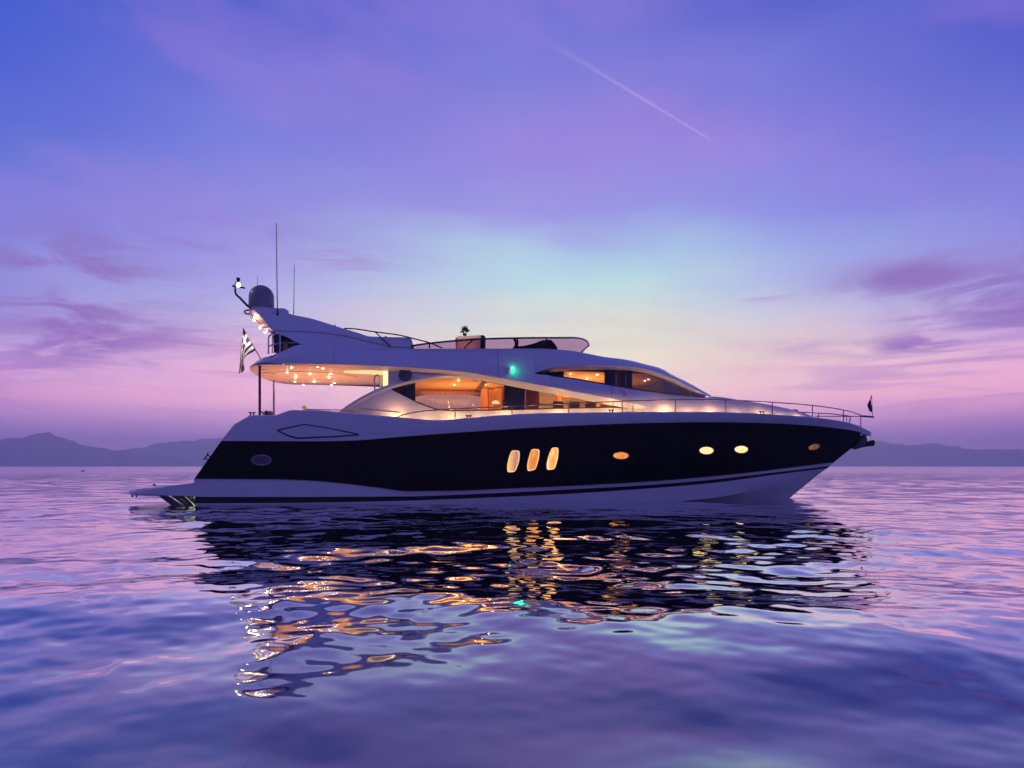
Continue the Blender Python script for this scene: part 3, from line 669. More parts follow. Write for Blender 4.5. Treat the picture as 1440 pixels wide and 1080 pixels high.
# overhang: soffit and rounded aft rim
ZS = 4.93
xc = P(368, 510, -3.0).x; xm = PZ(350, 521.5, ZS).x; xe = P(545, 516, -3.1).x
def half(n=18):
    o = []
    for i in range(n+1):
        a = math.pi/2*i/n; o.append((xc+0.25-(xc+0.25-xm)*math.sin(a)**(2/2.3), -3.0*math.cos(a)**(2/2.3)))
    return o
hf = half(); full = hf+[(x, -y) for x, y in hf[-2::-1]]
so_ = MB(); so_.poly([Vector((xe+0.3, -2.95, ZS))]+[Vector((x, y, ZS+0.0)) for x, y in full]+[Vector((xe+0.3, 2.95, ZS))])
soff = so_.build('soffit', WHITE2, yacht)
low = [Vector((x, y, ZS-0.005+0.05*abs(y)/3.0)) for x, y in full]
xr = P(392, 496.5, -2.78)
up = [Vector((xm+0.72+(xr.x-xm-0.72)*(abs(y)/3.0)**3.0, y*0.927, 5.36+(xr.z-5.36)*(abs(y)/3.0)**2)) for x, y in full]
midr = [a.lerp(b, 0.5)+Vector((-0.09, 0, 0.05)) for a, b in zip(low, up)]
MB().grid([low, midr, up, [p+Vector((0.3, 0, -0.03)) for p in up]]).build('aft_rim', WHITE, yacht)
# shallow recessed ring mouldings in the soffit
def soff_ring(uc, vc, a_, b_, r=0.02):
    c = PZ(uc, vc, ZS-0.008); return MB().tube([c+Vector((a_*math.cos(q)*1.0, b_*math.sin(q), 0)) for q in np.linspace(0, 2*math.pi, 41)], r, 6, caps=False)
soff_ring(434, 530, 1.9, 1.55, 0.025).build('ceiling_moulding', WHITE, soff)
soff_ring(376, 523, 0.28, 0.6, 0.02).build('ceiling_moulding', WHITE, soff)
def downlight(p, r=0.055, parent=soff, watts=0.5, down=(0, 0, -1), name='downlight', m_=LAMPM):
    d = MB(); d.lathe(p, [(r*1.5, 0.0), (r*1.45, -0.012), (r, -0.014)], 16); o = d.build(name, STEEL, parent)
    MB().lathe(p+Vector((0, 0, -0.012)), [(r*0.98, 0.0), (r*0.9, -0.016), (r*0.4, -0.022)], 14).build('bulb', m_, o)
    if watts: lamp('downlight_beam', 'POINT', p+Vector((0, 0, -0.10)), watts, WARM, 0.03, parent=yacht)
for u, v in ((404,523),(416,530),(414.8,536),(436,525.3),(442,536),(462.5,530),(465.5,525),(470,538)): downlight(PZ(u, v, ZS), 0.042)
for u, v in ((410,516.3),(447,515.4),(454,517.4),(426.5,541),(466,541)): downlight(PZ(u, v, ZS), 0.035, watts=0)
# cove light beside the saloon door
q0, q1 = PZ(484, 522.5, ZS-0.02), PZ(537, 521.5, ZS-0.02)
MB().tube([q0.lerp(q1, k/8) for k in range(9)], 0.05, 8, r1=0.16).build('cove_light', emit('cove_glow', (1.0, 0.70, 0.34), 1.05), soff)
# added fill light at the cockpit sole, aimed up to brighten the soffit
lamp('soffit_fill', 'AREA', (PZ(440, 530, ZS).x, -0.2, 3.06), 118, (1.0, 0.33, 0.08), 3.8, (0, 0, 1), 3.6)

# aft bulkhead, wing wall, arch band
sides(strip(WU, AO, 546, 672, 30, 2, 0.05, both=False), 'wing_wall', WHITE2, yacht)
MB().lathe(P(570, 527, -2.80), [(0.20, 0.0), (0.24, -0.02), (0.21, -0.035), (0.05, -0.03)], 28, 'Y').build('speaker_grille', mat('speaker_mesh', (0.09, 0.09, 0.16), 0.6, nscale=60, bump=0.4), yacht)
xb_ = P(546, 530, -2.68).x
aft = MB(); aft.box((xb_+0.02, -1.98, 3.95), (0.06, 0.8, 1.95)).box((xb_+0.02, 1.98, 3.95), (0.06, 0.8, 1.95)).box((xb_+0.02, 0, 4.85), (0.06, 3.4, 0.16)).box((xb_+0.02, 0, 3.98), (0.06, 0.08, 1.6)); aft.build('aft_bulkhead', WHITE2, yacht)
MB().box((xb_-0.03, 0, 3.95), (0.02, 3.3, 1.7)).build('saloon_door', SALG, yacht)
MB().prism([P(538.5, 517.5, -2.45), P(545.5, 517.8, -2.62), P(545.5, 546.5, -2.62), P(538.5, 548.5, -2.45)], (0, 0.05, 0)).build('lit_wall_edge', EDGEM, yacht)  # glowing panel in place of lamplight on the white bulkhead edge
MB().tube(smooth_path([P(535, 549, -2.3), P(535.4, 538, -2.3), P(534, 530, -2.3), P(530, 527.5, -2.3), P(526.5, 531, -2.3), P(526.5, 540, -2.3), P(527.5, 552, -2.3)]), 0.03, 8).build('door_handrail', STEEL, yacht)
sides(strip(AO, AI, 478, 676, 60, 2, 0.22, 0.03, both=False), 'arch_band', WHITE, yacht)
so3 = off(SL, 0.3, 0)
ra, rb2 = rowsof(AI, BASE, 478, 549, 24, 4), rowsof(so3, BASE, 549, 925, 90, 4)
qp = MB(); qp.slab([a+b[1:] for a, b in zip(ra, rb2)], (0, 0.06, 0))
sides(qp, 'deckhouse_side', WHITE2, yacht, 45)
MB().tube([P(497+(562-497)*k/10, 573+0.115*(65*k/10), -2.58-0.0*k) for k in range(11)], 0.012, 6).build('locker_seam', mat('seam_gap', (0.10, 0.09, 0.10), 0.6), yacht)
# saloon glazing
class Env:  # upper edge of the saloon windows
    def v(s, u): return AI.v(u)-0.4 if u < 668 else max(WU.v(u)-0.5, AI.v(676)-0.5 if u < 676 else 0)
    def Y(s, u): return -2.5
    def at(s, u): return P(u, s.v(u), s.Y(u))
env = Env()
class SLo:
    def at(s, u): return P(u, SL.v(u)+0.4, SL.Y(u)-0.02)
slo = SLo()
def glaz(u0, u1, name, m_, both=True, n=14, th=0.02, label=None):
    o = strip(env, slo, u0, u1, n, 1, th, both=False).build(name, m_, yacht)
    if label: o['label'] = label
    if both: q = strip(env, slo, u0, u1, n, 1, th, both=False); q.v = [(x, -y, z) for x, y, z in q.v]; q.build(name, m_, yacht)
glaz(551, 584, 'dark_panel', DARKGL); glaz(584, 709, 'saloon_window', SALG, n=30); glaz(709, 738, 'dark_panel', DARKGL); glaz(738, 862, 'saloon_window', SALG, n=20); glaz(862, 912, 'dark_panel', DARKGL)
MB().tube([P(u, SL.v(u), SL.Y(u)-0.035) for u in [584+k*8 for k in range(4)]+list(range(612, 905, 12))], 0.022, 6).build('window_gasket', RUB, yacht)
# pilothouse glazing
def pil(u0, u1, name, m_, n=12):
    for sgn in (1, -1):
        q = strip(WT, WB, u0, u1, n, 1, 0.02, both=False)
        if sgn < 0: q.v = [(x, -y, z) for x, y, z in q.v]
        q.build(name, m_, yacht)
pil(753, 774, 'dark_panel', DARKGL, 5); pil(774, 850, 'pilothouse_window', SALG); 
pil(850, 866, 'dark_panel', DARKGL, 4); pil(866, 880, 'side_door_window', glass('door_glass', (0.5, 0.42, 0.4)), 3); pil(880, 889, 'dark_panel', DARKGL, 3); pil(889, 992, 'windscreen', PILG, 24)
for uu in (866, 880): MB().tube([P(uu, 526, -2.55), P(uu, 543.5, -2.58)], 0.012, 6).build('door_frame', STEEL, yacht)
MB().tube([P(u, WB.v(u), WB.Y(u)-0.02) for u in np.linspace(774, 992, 40)], 0.02, 6).build('window_gasket', RUB, yacht)
MB().lathe(P(875, 553, -2.62), [(0.14, 0.03), (0.16, -0.02), (0.10, -0.035), (0.02, -0.03)], 24, 'Y').build('vent_cap', STEEL, yacht).scale = (1, 1, 1)
# forward trunk
TT = Line([(905,549.2,-2.42),(925,551.6,-2.32),(960,556,-2.06),(995,559.5,-1.78),(1001,557.5,-1.6),(1040,562.5,-1.4),(1075,568,-1.15),(1105,574,-0.9),(1130,580.5,-0.6),(1146,587.5,-0.2)])
TB = Line([(905,586,-2.48),(925,586,-2.46),(1000,586.5,-2.12),(1060,589,-1.68),(1105,591,-1.22),(1130,593,-0.85),(1146,594,-0.5)])
tr = MB(); rows = rowsof(TT, TB, 905, 1146, 60, 5, 0.10)
cr = [[Vector((p.x, p.y*k, p.z+0.02*(1-k))) for p in rows[0]] for k in (0.0, 0.5)]
MB().grid(cr+rows).mirror().build('fore_trunk', WHITE2, yacht)
MB().prism([P(1117, 575.6, -0.4), P(1122, 576.2, -0.4), P(1122, 578.4, -0.4), P(1117, 577.6, -0.4)], (0, 0.4, 0)).build('deck_hatch', DSTEEL, yacht)

SEAM = mat('panel_seam', (0.16, 0.16, 0.22), 0.6)
for u, a_, b_2 in ((860, WB, FB), (470, FT, FB), (700, FT, FB)):
    pts_ = []
    for k in range(11):
        q_ = a_.at(u).lerp(b_2.at(u), k/10); q_.y -= (0.05 if u == 860 else 0.10)*math.sin(math.pi*k/10)+0.002; pts_.append(q_)
    MB().tube(pts_, 0.006, 5).build('panel_seam', SEAM, yacht)
# green starboard lamp in its housing
g_ = MB(); g_.lathe(P(716, 519.5, -2.93), [(0.02, 0.10), (0.10, 0.05), (0.12, -0.02), (0.05, -0.04)], 16, 'X'); 
nav = MB().lathe(P(721, 518, -2.96), [(0.045, -0.06), (0.06, 0.0), (0.03, 0.07)], 14, 'Z').build('navigation_light', emit('green_lamp_glow', (0.02, 1.0, 0.40), 9), yacht)
g_.build('lamp_housing', WHITE, nav)
lamp('navigation_glow', 'POINT', P(723.5, 518, -3.05), 0.8, (0.0, 1.0, 0.36), 0.03)

# ------------------------------------------------------------------ interior
zc, zf = 4.66, 2.98
x0, x1 = xb_+0.06, P(752, 540, 0).x; x2 = P(918, 540, 0).x
it = MB(); it.box(((x0+x1)/2, 0, zc+0.03), (x1-x0, 5.2, 0.04)); it.box((x1+0.02, 0, zc+0.2), (0.04, 5.0, 0.38)); 
it.prism([Vector((x1, -2.35, 5.0)), Vector((P(880, 520, 0).x, -2.1, 4.98)), Vector((x2, -1.7, 4.86)), Vector((x2, 1.7, 4.86)), Vector((P(880, 520, 0).x, 2.1, 4.98)), Vector((x1, 2.35, 5.0))], (0, 0, 0.03))
it.build('headlining', CREAM, yacht, smooth=20)
MB().box(((x0+x2)/2, 0, zf), (x2-x0, 4.7, 0.05)).build('saloon_sole', CHERRY, yacht)
# valances above the saloon windows, both sides
val = MB()
for k in range(40):
    pass
us = np.linspace(560, 752, 40)
val.slab([[Vector((P(u, 540, -2.5).x, -2.38, zc+0.03)) for u in us], [Vector((P(u, 540, -2.5).x, -2.38, min(env.at(u).z-0.02, zc))) for u in us]], (0, 0.04, 0)); sides(val, 'valance', CHERRY, yacht)
MB().box(((x0+x1)/2-0.2, 1.7, zc-0.12), ((x1-x0)*0.55, 0.12, 0.16)).build('pelmet', CHERRY, yacht)
MB().box((P(676, 540, 0).x, 0, zc-0.03), (0.16, 4.4, 0.10)).build('ceiling_beam', BROWN, yacht)
def ceil_light(u, v, z, w=5, r=0.032):
    p = PZ(u, v, z-0.001)
    downlight(p, r, yacht, w, name='downlight')
for u, v in ((645,534.5),(639,540.5),(682.5,540),(694,535)): ceil_light(u, v, zc+0.01, 2.0)
for u, v in ((802,525.3),(825.5,532.4),(840,526.5)): ceil_light(u, v, 4.98, 1.5)
for u, v in ((907,534.8),(912,533)): ceil_light(u, v, 4.93, 0.4)
lamp('saloon_lamp', 'AREA', ((x0+x1)/2, 0, zf+0.35), 75, (1.0, 0.52, 0.17), 3.0, (0, 0, 1), 2.0)
lamp('saloon_lamp', 'AREA', ((x0+x1)/2, 0, zc-0.05), 70, (1.0, 0.56, 0.20), 3.5, (0, 0, -1), 2.4)
lamp('galley_lamp', 'AREA', (P(810, 560, 0).x, 0.2, 4.9), 110, (1.0, 0.58, 0.20), 2.2, (0, 0, -1), 2.0)
lamp('pilothouse_lamp', 'AREA', (P(815, 560, 0).x, -0.4, 4.1), 45, (1.0, 0.52, 0.18), 2.0, (0, 0, 1), 1.6)
def cabinet(ua, ub, va, vb, Y, dep, m_, name='cabinet'):
    a, b = P(ua, va, Y), P(ub, vb, Y)
    return MB().box(((a.x+b.x)/2, Y+dep/2, (a.z+b.z)/2), (abs(b.x-a.x), dep, abs(a.z-b.z))).build(name, m_, yacht, bevel=0.01)
cabinet(677, 686, 541, 592, 0.6, 0.5, CHERRY, 'wood_column'); cabinet(687, 697, 541, 592, 0.9, 0.5, CHERRY, 'wardrobe'); cabinet(698, 706, 540, 592, 0.3, 0.5, CHERRY, 'wood_column')
cabinet(791, 864, 549, 560, 1.3, 0.4, CHERRY, 'wall_cabinet'); cabinet(788, 868, 572, 592, 0.9, 0.7, CHERRY, 'galley_counter'); cabinet(783, 790, 544, 592, 0.8, 0.3, CHERRY, 'wood_column')
lamp('counter_lamp', 'POINT', P(825, 562.5, 0.9), 14, (1.0, 0.72, 0.28), 0.05)
lamp('counter_lamp', 'POINT', P(802, 562.5, 0.9), 10, (1.0, 0.72, 0.28), 0.05)
lamp('helm_fill', 'AREA', (P(885, 530, 0).x, 0, 4.9), 14, (1.0, 0.6, 0.25), 0.8, (0, 0, -1))  # added area light that brightens the inside behind the windscreen
cabinet(843, 862, 560, 590, -0.3, 0.4, CHERRY, 'galley_unit')
cabinet(856, 861, 561, 590, -1.9, 0.06, LEATHER, 'fridge_panel')
cabinet(776, 849, 520, 521.5, 0.5, 0.3, CHERRY, 'ceiling_trim')

def pleated(ua, ub, va, vb, Y, name, label, group=None, m_=None):
    a, b = P(ua, va, Y), P(ub, vb, Y); n = 60; rows = []
    for z in (a.z, (a.z+b.z)/2, b.z): rows.append([Vector((a.x+(b.x-a.x)*i/n, Y+0.035*math.sin(i*0.9), z)) for i in range(n+1)])
    root = empty(name, (0, 0, 0)); root.rotation_euler = (0, 0, YAW); root.location = Matrix.Rotation(YAW, 3, 'Z') @ Vector(((a.x+b.x)/2, Y, b.z))
    c = Vector(((a.x+b.x)/2, Y, b.z)); q = MB().slab([[p-c for p in r] for r in rows], (0, 0.01, 0)); q.build('drape', m_, root, smooth=60)
    MB().tube([Vector((a.x-0.05, Y, a.z))-c, Vector((b.x+0.05, Y, a.z))-c], 0.015, 8).build('curtain_rod', STEEL, root)
    tag(root, label, 'curtain', group); return root
CURT = mat('amber_curtain', (0.62, 0.30, 0.10), 0.8, noise=0.15, nscale=12)
pleated(739, 758, 544, 576, -2.1, 'curtain', 'amber pleated curtain just forward of the black window pillar', None, CURT)
pleated(866.5, 879.5, 525, 546, -2.25, 'curtain', 'brown pleated blind behind the small window in the dark panel', None, CURT)

Rm = Matrix.Rotation(YAW, 3, 'Z')
def thing(name, local, label, cat, group=None, rz=0):
    o = empty(name, Rm @ Vector(local)); o.rotation_euler = (0, 0, YAW+rz); tag(o, label, cat, group); return o
# sofa under the aft saloon window
pz = P(618, 590, 0.2)
so2 = thing('sofa', (pz.x, 1.5, zf+0.03), 'long cream sofa below the far window of the saloon', 'sofa')
MB().box((0, 0, 0.22), (2.6, 0.8, 0.34)).build('seat', LEATHER, so2, bevel=0.05); MB().box((0, 0.38, 0.42), (2.6, 0.2, 0.42)).build('backrest', LEATHER, so2, bevel=0.06)
for s_ in (-1, 1): MB().box((s_*1.28, 0, 0.34), (0.18, 0.8, 0.5)).build('armrest', LEATHER, so2, bevel=0.05)
# lamp and bowl on the side table at the wood panelling
pt = P(697, 570, -0.6)
tb = thing('side_table', (pt.x, -0.6, zf+0.03), 'small wooden side table before the wood panelling', 'table')
hT = pt.z-zf-0.03
MB().lathe((0, 0, hT-0.04), [(0.26, 0), (0.27, 0.02), (0.26, 0.04)], 24).build('table_top', CHERRY, tb); MB().lathe((0, 0, 0), [(0.18, 0), (0.05, 0.05), (0.04, hT-0.04)], 16).build('pedestal', CHERRY, tb)
tl = thing('table_lamp', (pt.x, -0.6, pt.z), 'low lit lamp with white domed shade on the side table', 'lamp')
MB().lathe((0, 0, 0), [(0.07, 0), (0.07, 0.02), (0.02, 0.04), (0.02, 0.12)], 14).build('lamp_base', STEEL, tl); MB().lathe((0, 0, 0.07), [(0.17, 0), (0.15, 0.06), (0.07, 0.12), (0.02, 0.13)], 20).build('lamp_shade', emit('shade_glow', (1.0, 0.72, 0.4), 1.6), tl)
pl = thing('houseplant', (pt.x+0.42, -0.3, zf+0.03), 'dark leafy houseplant beside the side table lamp', 'plant')
mb = MB()
for k in range(60):
    a = rnd.random()*6.28; t = rnd.random(); c = Vector((math.cos(a)*0.12*t, math.sin(a)*0.12*t, 0.6+rnd.random()*0.35)); d = Vector((math.cos(a), math.sin(a), 0.6)).normalized()*0.12; w = d.cross(Vector((0, 0, 1))).normalized()*0.03
    mb.poly([c, c+d*0.5+w, c+d, c+d*0.5-w])
mb.build('foliage', PLANT, pl); MB().lathe((0, 0, 0), [(0.10, 0), (0.13, 0.3), (0.12, 0.6), (0.02, 0.62)], 16).build('pot', BROWN, pl)
# dining chairs seen through the forward saloon window
for k, (u, lab) in enumerate(((785, 'aftmost of the three dark dining chair backs in the lit galley window'), (808, 'middle one of the three dark dining chair backs in the lit galley window'), (830, 'foremost of the three dark dining chair backs in the lit galley window'))):
    p = P(u, 564, -0.9); hb = p.z-zf-0.03
    if k == 0:
        ch = thing('dining_chair', (p.x, -0.9, zf+0.03), lab, 'chair', 'dining chairs in the saloon')
        MB().box((0, 0, hb-0.22), (0.42, 0.06, 0.44)).build('backrest', BROWN, ch, bevel=0.03); MB().box((0, 0.22, hb-0.48), (0.44, 0.44, 0.08)).build('seat', BROWN, ch, bevel=0.03)
        for sx in (-1, 1):
            for y in (0.02, 0.42): MB().tube([(sx*0.19, y, 0), (sx*0.18, y, hb-0.52)], 0.02, 8).build('leg', DSTEEL, ch)
    else:
        c2_ = ch.copy(); COL.objects.link(c2_); c2_.location = Rm @ Vector((p.x, -0.9, zf+0.03)); c2_['label'] = lab
        for q in list(ch.children): r_ = q.copy(); COL.objects.link(r_); r_.parent = c2_
# helm seat in the pilothouse
p = P(872, 556, -0.6)
hs_ = thing('helm_chair', (p.x, -0.6, zf+0.03), 'high backed helm chair inside the pilothouse', 'chair')
hz = P(872, 538, -0.6).z-zf-0.03
MB().box((-0.2, 0, hz-0.3), (0.12, 0.5, 0.6)).build('backrest', BROWN, hs_, bevel=0.04); MB().box((0.03, 0, hz-0.62), (0.5, 0.5, 0.12)).build('seat', BROWN, hs_, bevel=0.04); MB().lathe((0, 0, 0), [(0.22, 0), (0.06, 0.06), (0.06, hz-0.66)], 16).build('pedestal', STEEL, hs_)
dsh = MB(); a, b_2 = P(925, 553, -1.2), P(975, 556, -1.2); dsh.prism([Vector((a.x, -1.5, a.z-0.05)), Vector((b_2.x, -1.5, b_2.z-0.12)), Vector((b_2.x, -1.5, a.z-0.6)), Vector((a.x, -1.5, a.z-0.6))], (0, 3.0, 0)); dsh.build('dashboard', BLACK, yacht)

# ------------------------------------------------------------------ side deck lights; the weaker ones between are added to even the glow
for u, pw in ((557, 12), (600, 2.5), (638, 13), (675, 2.5), (712, 12), (750, 2.5), (789, 13), (826, 2.5), (864, 12), (902, 3), (940, 14), (974, 4), (1008, 14), (1043, 3.5), (1077, 11), (1103, 2), (1128, 6)):
    ln_ = BASE if u < 925 else TB; yb = ln_.Y(u)
    vd = L0.v(u)+3.2
    p = P(u, vd, yb-0.32); d = MB(); d.lathe(p, [(0.05, -0.06), (0.055, 0.0), (0.04, 0.02)], 14); o = d.build('deck_light', LAMPM, yacht)
    lamp('deck_light_beam', 'POINT', p+Vector((0, -0.02, 0.05)), pw*1.15, (1.0, 0.48, 0.18), 0.03)
# ------------------------------------------------------------------ radar arch
AT = Line([(357,434,-1.05),(372,433.6,-1.15),(387,433,-1.2),(393,433.5,-1.25),(401,439,-1.35),(440,448.6,-1.7),(480,461,-2.0),(505,468.5,-2.15),(520,473,-2.2),(550,474,-2.25),(574,474.6,-2.3),(580,478,-2.32),(582,488,-2.34)])
CRS = Line([(357,435,-1.1),(370,448.4,-1.32),(384,464,-1.62),(440,466.4,-2.0),(480,471,-2.2),(520,480,-2.3),(552,487,-2.36),(582,489.4,-2.36)])
ABt = Line([(357,435.6,-1.08),(370,449,-1.3),(384,464.8,-1.6),(404,474,-2.1),(424,483.6,-2.45),(460,487.2,-2.44),(520,489.9,-2.42),(582,490.7,-2.4)])
ar = empty('radar_arch'); ar.parent = yacht
sides(strip(AT, CRS, 357, 582, 70, 3, 0.22, 0.03, both=False), 'arch_side', WHITE, ar); sides(strip(off(CRS, 0.5, 0.05), ABt, 384, 582, 60, 2, 0.16, 0.0, both=False), 'arch_skirt', WHITE, ar)
nc = [(358,434.8,-1.08),(364,441.5,-1.2),(370,448.6,-1.3),(378,457.6,-1.46),(385,465,-1.6)]; fc = [(352,436.5,-.75),(350.2,441.5,-.3),(357,452,.35),(367,460.8,.75),(380,468.5,1.1)]
na_, fa_ = [P(*q) for q in nc], [P(*q) for q in fc]
um = MB(); rows = []
NA, FA = smooth_path(na_, 4), smooth_path(fa_, 4)
for k in range(6):
    w = k/5; rows.append([a.lerp(b, w)+Vector((-0.05*math.sin(math.pi*w), 0, -0.04*math.sin(math.pi*w))) for a, b in zip(NA, FA)])
rows.append([Vector((a.x+0.02, -a.y, a.z)) for a in NA])
um.grid(rows).build('arch_underside', WHITE2, ar)
ta = [AT.at(u) for u in np.linspace(357, 401, 12)]
MB().grid([ta, [Vector((p.x-0.05, 0, p.z+0.01)) for p in ta], [Vector((p.x, -p.y, p.z)) for p in ta]]).build('arch_platform', WHITE, ar)
for u, v, w in ((361.3,444.3,.35),(360,449,.7),(368.3,459.5,.8),(375.5,466,.8)):
    a = min(range(len(NA)), key=lambda i: abs(NA[i].lerp(FA[i], w).x-P(u, v, -0.3).x)); p = P(u, v, NA[a].lerp(FA[a], w).y)
    MB().lathe(p+Vector((-0.06, -0.03, -0.06)), [(0.045, 0.03), (0.045, 0.0), (0.02, -0.02)], 14).build('downlight', LAMPM, ar)
    lamp('arch_light_beam', 'POINT', p+Vector((-0.22, -0.12, -0.22)), 4.5, (1.0, 0.46, 0.20), 0.03)
# satellite dome
pd = P(367.7, 434.2, 0)
rad = 0.478
MB().lathe((pd.x, 0, pd.z), [(rad*0.98, 0), (rad, 0.03), (rad*0.985, 0.44)]+[(rad*0.985*math.cos(a), 0.44+0.47*math.sin(a)) for a in np.linspace(0.12, 1.5, 12)], 40).build('satellite_dome', DOMEM, yacht)
MB().lathe((pd.x, 0, pd.z-0.16), [(rad*0.8, 0), (rad*0.86, 0.12), (rad*0.9, 0.17)], 32).build('dome_base', WHITE, yacht)
MB().lathe(P(397, 438.5, -0.3), [(0.26, -0.15), (0.24, 0.05), (0.12, 0.12), (0.02, 0.13)], 24).build('antenna_base', WHITE, yacht)
# whip antennas
def whip(pts, r0, r1_, name='whip_antenna'): MB().tube([P(*q) for q in pts], r0, 8, r1=r1_).build(name, DSTEEL, yacht)
whip([(390.4,441.5,-1.35),(390,430,-1.35),(389.2,372,-1.35),(388.6,314,-1.35)], 0.024, 0.012); whip([(413,442,0.4),(413.2,430,0.4),(413.8,373,0.4)], 0.018, 0.010); whip([(362.2,402,0.4),(362.4,388,0.4)], 0.010, 0.006)
MB().lathe(P(390.4, 442.6, -1.37), [(0.05, -0.05), (0.06, 0.02), (0.03, 0.10)], 12).build('antenna_foot', DSTEEL, yacht)
MB().lathe(P(383, 441, -1.3), [(0.03, -0.02), (0.02, 0.03)], 10).build('antenna_foot', DSTEEL, yacht)
# mast arm with anchor light and wind vane
ml = empty('mast_arm'); ml.parent = yacht
MB().tube(smooth_path([P(353, 433.5, -0.2), P(346.5, 428.5, -0.2), P(338, 419.5, -0.2), P(331.8, 413.5, -0.2), P(330.8, 406, -0.2), P(331, 399.5, -0.2), P(333.2, 396.5, -0.2)], 4), 0.05, 10, r1=0.03).build('arm_tube', DSTEEL, ml)
MB().tube([P(326.5, 402, -0.2), P(333, 403, -0.2), P(344.5, 405, -0.2)], 0.035, 8).build('cross_bar', DSTEEL, ml)
MB().lathe(P(335, 396, -0.2), [(0.02, -0.04), (0.07, 0.06), (0.075, 0.14), (0.03, 0.15)], 14).build('wind_sensor', BLACK, ml)
MB().lathe(P(335.5, 402, -0.2), [(0.05, -0.05), (0.075, 0.0), (0.06, 0.09), (0.03, 0.11)], 14).build('anchor_light', emit('anchor_lamp_glow', (1.0, 0.88, 0.66), 16), ml)
lamp('anchor_light_glow', 'POINT', P(336.5, 400, -0.36), 0.6, (1, 0.85, 0.6), 0.03)
MB().tube(smooth_path([P(352, 436, -0.7), P(347, 436.2, -0.7), P(344, 438, -0.7), P(346, 441, -0.7), P(351, 441.5, -0.7)], 4), 0.03, 8).build('mooring_ring', DSTEEL, ml)
# aft end of the flybridge: rail, glazed gate, wet locker under the arch
fr2 = empty('flybridge_rail'); fr2.parent = yacht
MB().tube(smooth_path([P(377.5, 498, -2.0), P(377.6, 486, -2.0), P(377.8, 475, -2.0), P(380, 471.5, -2.05), P(387, 469.5, -2.3), P(392.5, 468.2, -2.5), P(393.8, 471, -2.55), P(393.8, 496, -2.7)], 4), 0.028, 8).build('top_rail', STEEL, fr2)
MB().tube(smooth_path([P(377.8, 487.5, -2.0), P(384, 484.5, -2.3), P(393.8, 482.4, -2.5), P(420, 482, -2.55)], 4), 0.024, 8).build('middle_rail', STEEL, fr2)
MB().tube([P(383, 472, -2.0), P(383, 497, -2.0)], 0.02, 8).build('stanchion', STEEL, fr2)
MB().prism([P(383.5, 466, -1.5), P(392.5, 466, -1.5), P(392.5, 497, -1.5), P(385, 496, -1.5)], (0, 0.04, 0)).build('gate_glass', mat('dark_green_glass', (0.010, 0.028, 0.030), 0.08), yacht)
MB().prism([P(390, 464, -1.2), P(430, 482, -1.2), P(430, 494, -1.2), P(388, 497, -1.2)], (0, 2.4, 0)).build('locker', BLACK, yacht)
MB().prism([P(398, 484, -1.6), P(404, 483.5, -1.6), P(404, 491, -1.6), P(397, 492, -1.6)], (0, 0.35, 0)).build('wet_bar', CHERRY, yacht)
# flybridge handrail
MB().tube(smooth_path([P(484, 462, -2.0), P(500, 462.6, -2.1), P(527, 466.6, -2.25), P(560, 471, -2.38), P(585, 477, -2.42), P(604, 482, -2.45), P(622, 489.5, -2.45)], 5), 0.024, 8).build('handrail', DSTEEL, fr2)
MB().tube([P(527.5, 466.6, -2.3), P(549.5, 487.5, -2.42)], 0.022, 8).build('stanchion', DSTEEL, fr2)
MB().lathe(P(542.5, 474.4, -2.2), [(0.05, -0.02), (0.05, 0.03), (0.02, 0.04)], 12).build('fuel_vent', DSTEEL, yacht)
MB().lathe(P(471, 457.6, -1.9), [(0.02, -0.02), (0.03, 0.02)], 10).build('vent_knob', DSTEEL, yacht)
# wind deflector
ws = empty('wind_deflector'); ws.parent = yacht
rt = [(578,486.5,-2.44),(600,483.2,-2.46),(640,479.2,-2.48),(680,476.6,-2.48),(740,475.2,-2.45),(790,475.0,-2.3),(806,474.9,-1.9),(817,476.2,-1.3),(825.5,480,-0.65),(828.5,485.5,0)]
rb_ = [(578,491,-2.40),(600,491,-2.40),(640,491,-2.38),(680,490.8,-2.36),(740,490.6,-2.32),(784,492,-2.1),(798,494,-1.6),(808,495.6,-1.0),(815,496.6,-0.5),(818,498,0)]
rtp, rbp = smooth_path([P(*q) for q in rt], 5), smooth_path([P(*q) for q in rb_], 5)
full_t = rtp+[Vector((p.x-0.25*min(1, -p.y/1.2), -p.y, p.z-0.42*min(1, max(0, -p.y/0.7)))) for p in rtp[-2::-1]]; full_b = rbp+[Vector((p.x, -p.y, p.z)) for p in rbp[-2::-1]]
MB().grid([full_t, full_b]).build('acrylic_screen', FLYG, ws); MB().tube(full_t, 0.034, 8).build('top_rail', DSTEEL, ws)
for a, b in (((665, 478, -2.44), (652, 490, -2.38)), ((769, 476.5, -2.38), (763, 484, -2.3)), ((604, 482.5, -2.44), (604, 490, -2.4))):
    MB().tube([P(*a), P(*b)], 0.026, 8).build('stanchion', DSTEEL, ws)
# helm console with wheel cover, and seat headrest
hc = MB(); ring = []
for k in range(2): pass
hc.slab([[P(u, v, -0.9) for u, v in ((722, 487.5), (738, 486), (752, 482.5), (762, 478.6), (768, 477.6), (775, 478), (780, 483), (784, 489.5))], [P(u, 494, -0.9) for u in (722, 738, 752, 762, 768, 775, 780, 784)]], (0, 1.6, 0)); hc.build('helm_console', BLACK, yacht)
MB().tube(smooth_path([P(724, 490, -1.2), P(725.5, 482, -1.2), P(722.5, 475.5, -1.2)], 4), 0.05, 8).build('throttle_lever', BLACK, yacht)
MB().tube(smooth_path([P(727.5, 490, -1.1), P(728, 481, -1.1), P(727, 476, -1.1)], 4), 0.035, 8).build('throttle_lever', BLACK, yacht)
